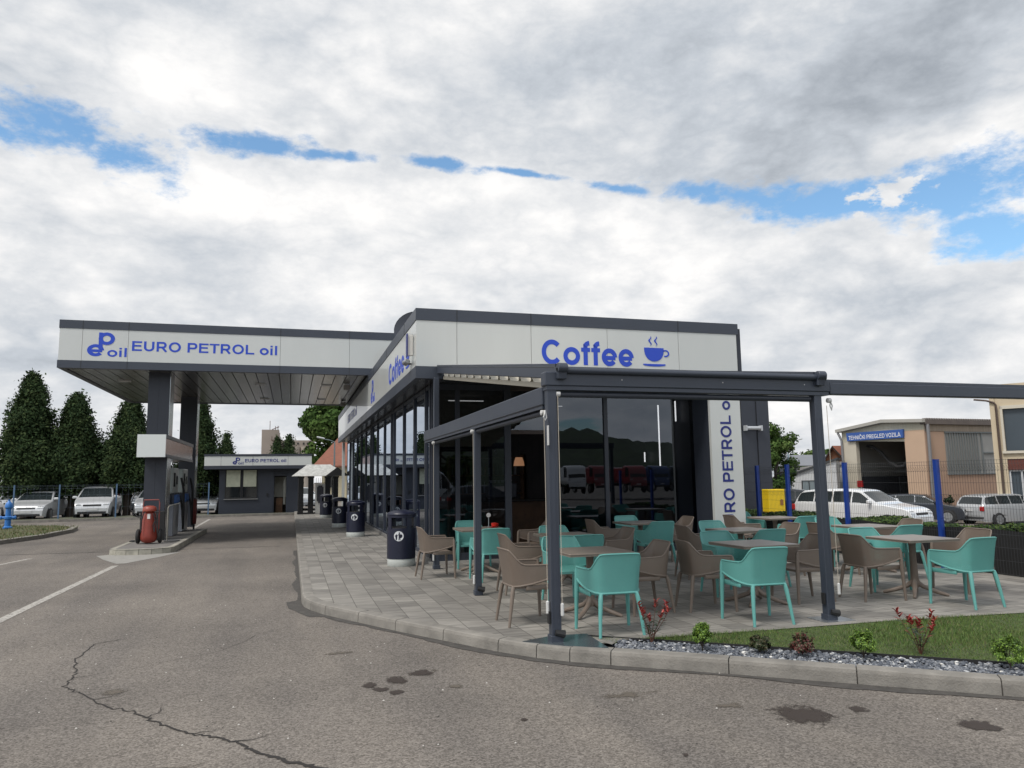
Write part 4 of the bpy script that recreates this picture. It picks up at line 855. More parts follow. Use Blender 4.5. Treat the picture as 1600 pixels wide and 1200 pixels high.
# ------------------------------------------------------------------ litter bins
NB = mat('bin_navy', (.008, .010, .027), .36, 0, .1, 4)
def make_bin():
    t = thing('litter_bin', '', 'litter bin', (0, 0, 0))
    k = MB(); k.lathe([(.262, .14), (.268, .145), (.268, .70), (.262, .705)], 40); k.lathe([(.262, .90), (.268, .905), (.268, .94), (.262, .945)], 40)
    for a in range(4):
        a0 = a*PI/2+PI/4-.20; pts = [( .268*math.cos(a0+i*.1), .268*math.sin(a0+i*.1)) for i in range(5)]
        k.grid([[(*p, .705), (*p, .90)] for p in pts]); k.grid([[(p[0]*.95, p[1]*.95, .705), (p[0]*.95, p[1]*.95, .90)] for p in pts])
        for q in (pts[0], pts[-1]): k.add([(*q, .705), (*q, .90), (q[0]*.95, q[1]*.95, .90), (q[0]*.95, q[1]*.95, .705)], [(0, 1, 2, 3)])
    k.build('body', NB, t, True)
    k = MB(); k.lathe([(.25, .70), (.25, .72), (.0, .72)], 30); k.build('liner', BLACK, t, True)
    k = MB(); k.lathe([(.272, .945), (.276, .955), (.272, .975), (.235, 1.005), (.16, 1.03), (.07, 1.043), (.0, 1.046)], 40); k.build('dome_lid', NB, t, True, 50)
    k = MB(); k.lathe([(.255, .0), (.262, .01), (.262, .125), (.255, .138), (.2, .139)], 40); k.build('base', mat('bin_base', (.42, .44, .42), .5, 0, .08, 5), t, True)
    # round emblem: white disc with a figure dropping litter into a basket, bent onto the barrel (faces -Y)
    def bend(x, z, d): a = x/.268; return ((.268+d)*math.sin(a), -(.268+d)*math.cos(a), z)
    k = MB(); c = (0, .565); k.add([bend(0, c[1], .002)]+[bend(.092*math.cos(q), c[1]+.092*math.sin(q), .002) for q in np.linspace(0, 2*PI, 29)[:-1]], [(0, i+1, (i+1) % 28+1) for i in range(28)])
    em = k.build('emblem', mat('emblem_white', (.62, .64, .66), .5), t, True)
    k = MB()
    def flat(pts): k.add([bend(x, z, .0035) for x, z in pts], [tuple(range(len(pts)))])
    flat([(.012+.014*math.cos(q), .622+.014*math.sin(q)) for q in np.linspace(0, 2*PI, 12)[:-1]])
    flat([(-.004, .605), (.030, .605), (.034, .555), (.030, .49), (.018, .49), (.014, .545), (.008, .49), (-.004, .49), (.0, .56)])
    flat([(-.002, .600), (-.004, .588), (-.038, .566), (-.044, .574)])
    flat([(-.062, .545), (-.026, .545), (-.032, .495), (-.056, .495)]); flat([(-.052, .562), (-.040, .562), (-.040, .552), (-.052, .552)])
    k.build('figure', NB, em)
    return t
bn = make_bin(); BL = ['navy round litter bin with white base nearest the terrace, largest of the four', 'second navy litter bin along the glass wall from the terrace', 'third navy litter bin along the glass wall from the terrace', 'farthest navy litter bin along the glass wall, beside the stone pavilion']
for i, (x, y) in enumerate(((2.03, 14.5), (1.82, 22.5), (1.66, 27.4), (1.50, 34.6))):
    rz = -.32 if i == 0 else -.22
    if i == 0: bn.location = (x, y, .12); bn.rotation_euler = (0, 0, rz); bn['label'] = BL[0]; bn['group'] = 'navy litter bins'
    else: dup(bn, (x, y, .12), rz, BL[i], 'navy litter bins')

# ------------------------------------------------------------------ canopy and pump island
cx0, cx1, cy0, cy1 = -6.19, 4.0, 22.8, 32.4
can = thing('forecourt_canopy', 'large flat grey and white canopy over the fuel pumps', 'canopy', (-3.73, 23.8, .12))
k = MB(); pans = [cx0, -5.62, -4.47, -.40, 1.60, cx1]
for a, b_ in zip(pans, pans[1:]): k.box(a+.004, b_-.004, cy0, cy0+.05, 5.115, 6.0)
ysn = np.linspace(cy0+.052, cy1, 6)
for a, b_ in zip(ysn, ysn[1:]): k.box(cx0, cx0+.05, a+.004, b_-.004, 5.115, 6.0)
k.box(cx0+.06, cx1, cy0+.06, cy1-.05, 5.12, 5.99, 1); wb(k, 'fascia', [WHITE, BLACK], can)
k = MB(); k.box(cx0-.012, cx1, cy0-.012, cy0+.2, 6.002, 6.235); k.box(cx0-.012, cx0+.2, cy0+.202, cy1, 6.002, 6.235); k.box(cx0+.2, cx1, cy1-.2, cy1, 6.002, 6.235)
for a in pans[1:-1]: k.box(a-.006, a+.006, cy0-.016, cy0-.011, 6.0, 6.237, 1)
wb(k, 'coping', [ANTH, BLACK], can)
k = MB(); k.box(cx0-.012, cx1, cy0-.012, cy0+.15, 4.90, 5.113); k.box(cx0-.012, cx0+.15, cy0+.152, cy1, 4.90, 5.113); k.box(cx0+.152, 2.1, cy1-.15, cy1, 4.90, 5.113)
for a in pans[1:-1]: k.box(a-.006, a+.006, cy0-.016, cy0-.011, 4.9, 5.11, 1)
wb(k, 'lower_band', [ANTH, BLACK], can)
k = MB(); x = cx0+.156
while x < 2.10:
    k.box(x+.012, min(x+.318, 2.12), cy0+.156, 28.30, 4.925, 4.96); k.box(x+.012, min(x+.318, 2.12), 28.33, cy1-.156, 4.925, 4.96); x += .33
wb(k, 'soffit', SOFF, can)
k = MB(); k.box(cx0+.15, cx1-.1, cy0+.15, cy1-.15, 4.97, 5.10); k.box(cx0+.1, cx1-.1, cy0+.1, cy1-.1, 5.995, 6.05); wb(k, 'deck', BLACK, can)
for y0, y1 in ((23.5, 24.3), (30.1, 30.8)):
    k = MB(); k.box(-4.02, -3.74, y0, y1, .13, 4.93); k.box(-3.735, -3.46, y0, y1, .13, 4.93); k.box(-4.0, -3.47, y0+.006, y1-.006, .13, 4.93); k.box(-3.459, -3.44, y0+.05, y1-.05, .13, 4.92, 1)
    wb(k, 'column', [ANTH2, mat('column_steel', (.35, .37, .39), .2, .9)], can)
for i, (x, y) in enumerate(((-1.2, 25.5), (.9, 25.5), (-1.2, 30), (.9, 30), (-5.2, 25.5))):
    k = MB(); k.box(x-.02, x+.30, y, y+.26, 4.90, 4.924); wb(k, 'light_panel', mat('lamp_glass', (.5, .5, .5), .3), can)
for x, y in ((1.75, 25.2), (2.0, 30.8)):
    k = MB(); k.box(x-.15, x+.05, y, y+.22, 4.74, 4.90, bev=.02); wb(k, 'speaker', mat('spk', (.3, .28, .27), .5), can)
logo(can, -5.49, cy0-.001, 5.24, .68, BLUE)
textfit('lettering', 'EURO PETROL oil', BLUE, can, (-4.37, cy0-.001, 5.41), 3.88, .30, bold=.03)
isl = []
for q in np.linspace(0, PI, 9): isl.append((-3.55-.75*math.cos(q)*1.0, 20.95-.5*math.sin(q)))
isl_poly = [(-4.30, 28.6)]+isl+[(-2.80, 28.6)]
island = kerb('pump_island', [(-4.30, 28.6)]+[p for p in isl]+[(-2.80, 28.6), (-4.25, 28.62)], .5, w=.14, h=.14, m=mat('island_concrete', (.30, .285, .24), .85, 0, .35, 4, .5, 50))
k = MB(); k.add([(x, y, .136) for x, y in isl_poly], [tuple(range(len(isl_poly)))]); struct(k.build('island_top', mat('island_conc', (.16, .15, .14), .85, 0, .2, 3)))
# sign box between the columns
vb = thing('pump_sign_box', 'white and steel box sign running between canopy columns over the pumps', 'sign', (-3.74, 22.9, 2.45))
k = MB(); k.box(-4.13, -3.40, 22.85, 22.90, 2.46, 3.09); wb(k, 'front_panel', mat('box_white', (.62, .65, .64), .4), vb)
k = MB(); k.box(-4.12, -3.41, 22.905, 28.9, 2.48, 3.07); wb(k, 'box', mat('box_steel', (.25, .23, .22), .22, .8, .15, 2), vb)
k = MB(); k.box(-3.405, -3.385, 22.91, 28.9, 2.99, 3.09); k.box(-3.405, -3.385, 22.91, 28.9, 2.46, 2.54); wb(k, 'trim', ANTH, vb)
# dispensers
def dispenser(y, lab):
    t = thing('fuel_dispenser', lab, 'fuel pump', (-3.72, y, .14), group='fuel dispensers on the pump island')
    k = MB(); k.box(-4.05, -3.40, y-.55, y+.55, .145, 1.10, bev=.02); wb(k, 'lower_cabinet', mat('cab_grey', (.30, .32, .36), .3, .5, .1, 2), t)
    k = MB(); k.box(-4.0, -3.45, y-.58, y+.58, 1.42, 2.20, bev=.02); wb(k, 'head', mat('cab_light', (.30, .33, .32), .4, .1, .08, 3), t)
    k = MB(); k.box(-3.448, -3.44, y-.42, y-.12, 1.62, 2.05); k.box(-3.448, -3.44, y+.1, y+.4, 1.7, 1.95); wb(k, 'display', mat('screen', (.015, .018, .02), .1), t)
    k = MB(); k.box(-3.46, -3.40, y-.60, y-.57, 1.1, 1.42); k.box(-3.46, -3.40, y+.57, y+.60, 1.1, 1.42); k.box(-4.0, -3.5, y-.5, y+.5, 1.1, 1.42); wb(k, 'frame', ANTH2, t)
    for j, dy in enumerate((-.40, -.15, .12, .38)):
        k = MB(); k.box(-3.45, -3.34, y+dy-.03, y+dy+.03, 1.12, 1.38, bev=.012); k.tube([(-3.36, y+dy, 1.14), (-3.33, y+dy+.01, 1.22), (-3.36, y+dy, 1.33)], .015, 6)
        nz_ = wb(k, 'nozzle', mat('nozzle_blue', (.03, .08, .22), .4) if j < 3 else BLACK, t)
    for dy in (.45, .62):
        k = MB(); pts = [(-3.36, y+dy, 1.9), (-3.28, y+dy+.02, 1.5), (-3.26, y+dy+.05, .8), (-3.27, y+dy+.1, .40), (-3.28, y+dy+.2, .30), (-3.30, y+dy+.28, .42), (-3.33, y+dy+.24, .9), (-3.37, y+dy+.16, 1.2)]
        k.tube(pts, .022, 8); wb(k, 'hose', RUBBER, t, True)
    return t
dispenser(25.4, 'grey fuel dispenser with blue nozzles nearest the front canopy column'); dispenser(27.6, 'rear fuel dispenser with hanging black hoses behind the first one')
t = thing('hose_post', 'slim pale steel post with round foot beside the front dispenser', 'post', (-3.22, 23.0, .14))
k = MB(); k.lathe([(.21, .145), (.21, .165), (.05, .17)], 20, (-3.15, 22.9, 0)); wb(k, 'foot', mat('foot_dark', (.10, .1, .1), .6), t, True)
k = MB(); k.tube([(-3.26, 22.8, .17), (-3.26, 22.8, 1.05), (-3.25, 22.9, 1.10), (-3.25, 25.0, 1.13)], .016, 8); wb(k, 'pole', mat('pale_steel', (.30, .29, .25), .4, .3), t, True)
t = thing('red_hose_coil', 'dark red hose coil hanging at the rear end of the pump island', 'hose', (-3.2, 28.3, .14))
k = MB()
for j in range(3): k.tube([(-3.22+.03*j, 28.3+.10*math.cos(q)*(1+.2*j), .75+.42*math.sin(q)) for q in np.linspace(0, 2*PI, 18)[:-1]], .022, 6, closed=True)
wb(k, 'coil', mat('hose_red', (.13, .02, .015), .5), t, True)
k = MB(); k.box(-3.24, -3.18, 28.27, 28.33, .14, 1.2); wb(k, 'stand', BLACK, t)
# wheeled extinguisher in front of the column
ex = thing('wheeled_extinguisher', 'large red wheeled fire extinguisher standing in front of the canopy column', 'fire extinguisher', (-3.62, 22.2, .14))
RED = mat('extinguisher_red', (.21, .032, .02), .42, 0, .18, 6)
k = MB(); k.lathe([(.08, .16), (.16, .19), (.20, .26), (.205, .34), (.18, .5), (.165, .75), (.15, .92), (.10, 1.0), (.05, 1.02)], 28, (-3.62, 22.2, 0)); wb(k, 'cylinder', RED, ex, True, 50)
k = MB(); k.lathe([(.10, .98), (.175, 1.0), (.18, 1.05), (.15, 1.11), (.08, 1.14), (.0, 1.145)], 24, (-3.62, 22.17, 0)); wb(k, 'cap', mat('cap_red', (.26, .05, .032), .45), ex, True, 50)
k = MB(); k.tube([(-3.82, 22.42, .3), (-3.82, 22.42, 1.2), (-3.80, 22.40, 1.29), (-3.44, 22.40, 1.29), (-3.42, 22.42, 1.2), (-3.42, 22.42, .3)], .016, 8); wb(k, 'handle', mat('handle_red', (.25, .07, .06), .5), ex, True)
for sx_ in (-3.90, -3.36):
    k = MB(); k.lathe([(.05, -.04), (.17, -.04), (.19, -.02), (.19, .02), (.17, .04), (.05, .04)], 22, axis='x', m=Matrix.Translation((sx_, 22.32, .335))); wb(k, 'wheel', RUBBER, ex, True)
k = MB(); k.tube([(-3.5, 22.05, .95), (-3.44, 22.02, .7), (-3.46, 22.0, .45), (-3.50, 22.02, .62), (-3.41, 22.08, .9), (-3.36, 22.12, 1.02), (-3.6, 22.1, 1.05)], .014, 8); k.tube([(-3.74, 22.05, .95), (-3.80, 22.02, .7), (-3.78, 22.0, .45)], .014, 8); wb(k, 'hose', BLACK, ex, True)
k = MB(); k.add([(-3.65, 22.028, .80), (-3.58, 22.028, .80), (-3.58, 22.040, .93), (-3.65, 22.040, .93)], [(0, 1, 2, 3)]); wb(k, 'label_plate', mat('label_white', (.6, .58, .56), .5), ex)
t = thing('cable_loop', 'thin black cable loop hanging beside the left side of the front column', 'cable', (-4.1, 23.3, .14))
k = MB(); k.tube([(-4.05, 23.3, 1.5), (-4.22, 23.25, 1.38), (-4.30, 23.2, 1.1), (-4.2, 23.2, .85), (-4.05, 23.25, .8)], .014, 6); k.tube([(-4.25, 23.2, 1.0), (-4.05, 22.9, .85), (-3.8, 22.5, .8)], .01, 6); wb(k, 'cable', RUBBER, t, True)
k = MB(); k.box(-4.25, -4.15, 23.1, 23.35, .137, .17); wb(k, 'foot', BLACK, t)
k = MB(); k.box(-4.06, -3.42, 23.40, 23.49, .137, .95, bev=.01); wb(k, 'base_guard', BLACK, can)

# ------------------------------------------------------------------ kiosk, pavilion, far left things
ki = thing('kiosk', 'small dark grey kiosk with white roof band and two windows with blinds', 'kiosk', (-1.7, 43, .0))
K0, K1, KY = -3.70, .38, 42.7
k = MB(); k.box(K0-.0, -.95, KY+.4, KY+4, 0, 2.55); k.box(-.20, K1, KY+.4, KY+4, 0, 2.55); k.box(-.95, -.20, KY+.4, KY+4, 2.05, 2.55); k.box(K0+.002, -.951, KY+.3, KY+.398, 0, 2.52); k.box(-.199, K1-.002, KY+.3, KY+.398, 0, 2.52); wb(k, 'wall', ANTH2, ki)
k = MB(); k.box(-4.42, 1.04, KY-.2, KY+5, 2.62, 3.12); [k.box(x_-.005, x_+.005, KY-.204, KY-.2, 2.62, 3.12, 1) for x_ in (-3.6, -2.0, -.2)]; wb(k, 'fascia', [WHITE, BLACK], ki)
k = MB(); k.box(-4.44, 1.06, KY-.22, KY+5.02, 3.122, 3.23); wb(k, 'coping', ANTH2, ki)
k = MB(); k.box(-4.43, 1.05, KY-.21, KY+5, 2.44, 2.618); wb(k, 'lower_band', ANTH2, ki)
for a, b_ in ((-3.36, -2.62), (-2.50, -1.80)):
    k = MB(); k.box(a-.04, b_+.04, KY+.25, KY+.298, .86, .93); k.box(a-.04, a, KY+.25, KY+.298, .93, 2.40); k.box(b_, b_+.04, KY+.25, KY+.298, .93, 2.40); f = wb(k, 'window', BLACK, ki)
    def sub(k_, nm, m_):
        k_.v = [(v[0]+1.7, v[1]-43, v[2]) for v in k_.v]; k_.build(nm, m_, f)
    k = MB(); k.box(a, b_, KY+.28, KY+.297, .93, 2.40); sub(k, 'pane', mat('dark_pane', (.015, .018, .02), .05, spec=.8))
    k = MB(); k.box(a+.02, b_-.02, KY+.262, KY+.275, 1.50, 2.38); sub(k, 'blind', mat('blind', (.42, .43, .33), .7, 0, .12, 6))
k = MB(); k.box(-3.45, -1.72, KY+.22, KY+.30, .82, .858); wb(k, 'sill', mat('sill_grey', (.2, .2, .2), .6), ki)
k = MB(); k.box(-.949, -.901, KY+.32, KY+.42, 0, 2.05); k.box(-.26, -.202, KY+.32, KY+.42, 0, 2.05); f = wb(k, 'door', ANTH, ki)
k = MB(); k.box(-.90, -.26, KY+1.2, KY+1.25, .9, 2.0); k.box(-.949, -.201, KY+1.26, KY+1.3, 0, 2.05, 1); k.box(-.42, -.30, KY+.8, KY+.85, .5, 2.0); wb(k, 'inner_wall', [mat('inner_light', (.36, .36, .32), .8), mat('inner_dark', (.06, .05, .04), .8)], ki)
k = MB(); k.box(-.8, -.45, KY+.9, KY+1.2, .05, .85); wb(k, 'shelf', WOOD, ki)
k = MB(); k.box(-1.28, -1.20, KY+.25, KY+.298, .98, 1.14); wb(k, 'intercom', BLACK, ki)
k = MB(); k.box(-3.9, 2.6, KY-1.0, KY+6, -.1, .0); struct(k.build('kiosk_base', CONC))
logo(ki, -3.02, KY-.203, 2.68, .37, NAVY)
textfit('lettering', 'EURO PETROL oil', NAVY, ki, (-2.40, KY-.203, 2.78), 2.10, .19, bold=.03)
kerb('far_kerb', [(.2, 41.4), (-4.2, 41.0), (-9, 40.6), (-16, 39.5), (-24, 38)], 1.5, w=.16, h=.12)
k = MB(); k.add([(x, y, .11) for x, y in ((.2, 41.3), (-4.2, 40.9), (-9, 40.5), (-16, 39.4), (-24, 37.9), (-24, 43), (-4.4, 43.4), (-3.9, 42), (.2, 42))], [tuple(range(9))]); struct(k.build('verge', mat('verge', (.13, .12, .10), .9, 0, .3, 1.5, .5, 20, col2=(.055, .07, .03))))

pv = thing('stone_pavilion', 'small pavilion with pairs of black columns and pale tiled hip roof', 'pavilion', (1.35, 39.6, .12))
k = MB()
for x, y in ((.46, 39.2), (.94, 39.2), (1.76, 39.2), (2.15, 39.2), (.46, 40.4), (2.15, 40.4)): k.box(x-.13, x+.13, y-.13, y+.13, .13, 1.98, bev=.02); k.box(x-.16, x+.16, y-.16, y+.16, 1.9, 1.98)
k.box(.3, 1.15, 39.0, 39.4, .12, .2); k.box(1.6, 2.3, 39.0, 39.4, .12, .2)
wb(k, 'columns', mat('black_stone', (.012, .012, .014), .2), pv)
k = MB(); k.add([(.0, 38.7, 2.0), (2.75, 38.7, 2.0), (2.75, 41, 2.0), (0, 41, 2.0), (.75, 39.6, 2.58), (1.9, 39.6, 2.58)], [(0, 1, 5, 4), (1, 2, 5), (2, 3, 4, 5), (3, 0, 4), (3, 2, 1, 0)]); wb(k, 'roof', mat('pale_tiles', (.42, .42, .40), .7, 0, .3, 7, .5, 12), pv)
k = MB(); k.add([(1.62, 38.68, 1.99), (2.80, 38.68, 1.99), (2.2, 38.68, 2.42), (1.62, 39.4, 1.99), (2.8, 39.4, 1.99), (2.2, 39.4, 2.42)], [(0, 1, 2), (3, 5, 4), (0, 2, 5, 3), (1, 4, 5, 2)]); wb(k, 'gable', BLACK, pv)
k = MB(); k.box(1.16, 1.64, 39.15, 39.2, .14, 1.60); wb(k, 'panel', mat('panel_white', (.45, .45, .43), .6, 0, .1, 3), pv)
k = MB(); k.box(1.24, 1.56, 39.13, 39.148, .75, 1.45); k.box(1.30, 1.50, 39.12, 39.146, .65, 1.52); wb(k, 'ornament', mat('ornament_dark', (.03, .03, .04), .5, 0, .5, 14), pv)
k = MB(); k.box(1.1, 1.7, 39.1, 39.16, 1.62, 1.66); [k.box(x_, x_+.012, 39.12, 39.14, 1.66, 1.9) for x_ in np.arange(1.2, 1.65, .1)]; wb(k, 'grille', BLACK, pv)

# grass island with hydrant on the left
gi = [(-22, 40), (-22, 20), (-14, 22.2), (-9.5, 23.8), (-8.2, 25.5), (-7.75, 28), (-7.6, 31), (-7.9, 33), (-8.8, 34.6), (-12, 36.2), (-22, 37.5)]
gi_l = [(-24, 19.5), (-14, 22.2), (-9.5, 24.0), (-8.3, 25.6), (-7.75, 28), (-7.6, 31), (-7.9, 33), (-8.8, 34.6), (-12, 36.2), (-24, 37.5)]
kerb('island_kerb', gi_l, 1.0, w=.18, h=.13)
k = MB(); k.add([(x, y, .11) for x, y in gi_l], [tuple(range(len(gi_l)))]); struct(k.build('island_grass_ground', mat('dry_grass', (.085, .075, .035), .95, 0, .3, 1.2, .8, 20, col2=(.07, .085, .025))))
gg = blades(16000, gi_l, .108, .10, .012, [mat('grass_e', (.10, .11, .035), .8), mat('grass_f', (.16, .13, .06), .8), GR[1]], 'island_grass')
tag(gg, 'dry yellow green grass on the kerbed island at left', 'grass', kind='stuff')
kerb('inner_kerb', [(-9.6, 29.2), (-12, 28.2), (-18, 26)], 1.0, w=.12, h=.14)
hy = thing('hydrant', 'bright blue water hydrant standing on grass island at left edge', 'hydrant', (-10.35, 33.2, .11))
HB = mat('hydrant_blue', (.03, .17, .50), .4, 0, .1, 6)
k = MB(); k.lathe([(.16, .11), (.17, .16), (.11, .2), (.10, .45), (.14, .48), (.14, .55), (.10, .58), (.095, .85), (.13, .9), (.13, .98), (.10, 1.06), (.04, 1.14), (.04, 1.2)], 16, (-10.35, 33.2, 0)); wb(k, 'barrel', HB, hy, True, 30)
for s_ in (-1, 1):
    k = MB(); k.lathe([(.05, 0), (.05, .10), (.07, .11), (.07, .16), (.0, .17)], 12, axis='x', m=Matrix.Translation((-10.35+s_*.1, 33.2, .52)) @ Matrix.Scale(s_, 4, (1, 0, 0))); wb(k, 'outlet', HB, hy, True, 30)
rs = thing('red_notice_box', 'orange red box mounted on a blue post beside the hydrant', 'box', (-10.45, 32.2, .11))
k = MB(); k.box(-10.72, -10.38, 32.15, 32.2, .62, 1.22, bev=.01); wb(k, 'box', mat('orange_red', (.38, .085, .03), .5), rs)
k = MB(); k.tube([(-10.55, 32.24, .11), (-10.55, 32.24, 1.35)], .03, 8); wb(k, 'post', mat('fence_blue', (.012, .06, .30), .4), rs)
FB = MATS['fence_blue']; WIRE = mat('fence_wire', (.05, .055, .06), .5, .3); WIREL = mat('fence_wire_light', (.16, .20, .25), .5, .3)

def mesh_fence(name, label, pts, z0f, h, wire, postm, bends=(0.12,), pitch=.05, hp=.2, r=.0028, pw=.035, postextra=.02, hz=None):
    t = thing(name, label, 'fence', (pts[0][0], pts[0][1], z0f))
    for p in pts:
        k = MB(); k.box(p[0]-pw, p[0]+pw, p[1]-pw, p[1]+pw, z0f, z0f+h+postextra); k.box(p[0]-pw-.004, p[0]+pw+.004, p[1]-pw-.004, p[1]+pw+.004, z0f+h+postextra, z0f+h+postextra+.01); wb(k, 'post', postm, t)
    for a, b_ in zip(pts, pts[1:]):
        d = Vector((b_[0]-a[0], b_[1]-a[1], 0)); ln = d.length; d.normalize(); n = Vector((-d.y, d.x, 0)); k = MB()
        prof = [(0, .03)]
        for c in bends: prof += [(0, h-c-.05), (.035, h-c), (0, h-c+.05)]
        prof += [(0, h)]
        m_ = int(ln/pitch)
        for i in range(1, m_):
            s_ = ln*i/m_; base = Vector((a[0], a[1], z0f))+d*s_
            for (o0, zz0), (o1, zz1) in zip(prof, prof[1:]):
                p0 = base+n*o0+Vector((0, 0, zz0)); p1 = base+n*o1+Vector((0, 0, zz1))
                k.add([p0-d*r, p0+d*r, p1+d*r, p1-d*r, p0-d*r+n*r, p0+d*r+n*r, p1+d*r+n*r, p1-d*r+n*r], [(0, 1, 2, 3), (7, 6, 5, 4), (0, 4, 5, 1), (3, 2, 6, 7), (0, 3, 7, 4), (1, 5, 6, 2)])
        for z_ in (hz or list(np.arange(.03, h, hp))+[h-.17, h-.07, h-.01]):
            p0 = Vector((a[0], a[1], z0f+z_))+n*.004; p1 = Vector((b_[0], b_[1], z0f+z_))+n*.004; k.tube([p0, p1], r*1.1, 4)
        wb(k, 'mesh_panel', wire, t)
    return t
mesh_fence('mesh_fence', 'light wire mesh fence with blue grey posts along the far parking row', [(-24, 41), (-15.2, 41.3), (-12.7, 41.3), (-10.8, 41.4), (-8.3, 41.4), (-5.9, 41.6), (-4.1, 42)], .0, 1.72, WIREL, mat('post_bluegrey', (.07, .13, .22), .5), pitch=.25, r=.0014, pw=.03, hp=.6)
mesh_fence('mesh_fence', 'light wire mesh fence with blue posts beside the hydrant', [(-13.5, 30.5), (-11.6, 31.0), (-10.2, 31.3)], .11, 1.62, WIREL, FB, pitch=.1, r=.003, pw=.03)

# ------------------------------------------------------------------ cars
def lerpc(tab, t):
    for (a, va), (b_, vb_) in zip(tab, tab[1:]):
        if t <= b_: return va+(vb_-va)*(t-a)/(b_-a)
    return tab[-1][1]
KINDS = {  # silhouette: fraction from the front -> fraction of height; ws = cowl, roof front; rw = roof rear, tail glass foot
    'hatch': dict(L=4.15, W=1.74, H=1.45, top=[(0, .36), (.015, .50), (.06, .56), (.24, .66), (.42, .965), (.55, 1.0), (.75, .985), (.88, .93), (.965, .68), (.99, .60), (1, .40)], ws=(.25, .415), rw=(.885, .96), belt=(.64, .70), side=(.30, .93)),
    'estate': dict(L=4.40, W=1.74, H=1.47, top=[(0, .36), (.015, .50), (.06, .56), (.25, .66), (.40, .965), (.52, 1.0), (.80, .99), (.92, .95), (.975, .66), (.99, .60), (1, .36)], ws=(.26, .395), rw=(.925, .972), belt=(.63, .66), side=(.30, .95)),
    'suv': dict(L=4.65, W=1.88, H=1.60, top=[(0, .40), (.015, .55), (.05, .62), (.26, .70), (.40, .965), (.52, 1.0), (.78, .985), (.90, .93), (.97, .70), (.99, .60), (1, .38)], ws=(.27, .395), rw=(.905, .965), belt=(.66, .70), side=(.31, .93)),
    'mpv': dict(L=4.30, W=1.74, H=1.66, top=[(0, .34), (.012, .46), (.05, .53), (.17, .63), (.37, .955), (.50, 1.0), (.82, .99), (.93, .94), (.98, .60), (1, .36)], ws=(.18, .365), rw=(.935, .975), belt=(.60, .62), side=(.24, .95)),
    'van': dict(L=5.2, W=1.95, H=2.30, top=[(0, .26), (.01, .36), (.04, .42), (.13, .50), (.26, .90), (.34, .98), (.45, 1.0), (.95, .99), (.985, .95), (1, .30)], ws=(.14, .255), rw=None, belt=(.50, .52), side=(.20, .40)),
    'truck': dict(L=6.8, W=2.45, H=3.05, top=[(0, .25), (.006, .34), (.02, .50), (.05, .93), (.09, .99), (.2, 1.0), (.235, .99), (.24, .93), (.99, .93), (1, .25)], ws=(.012, .045), rw=None, belt=(.52, .52), side=(.05, .16))}
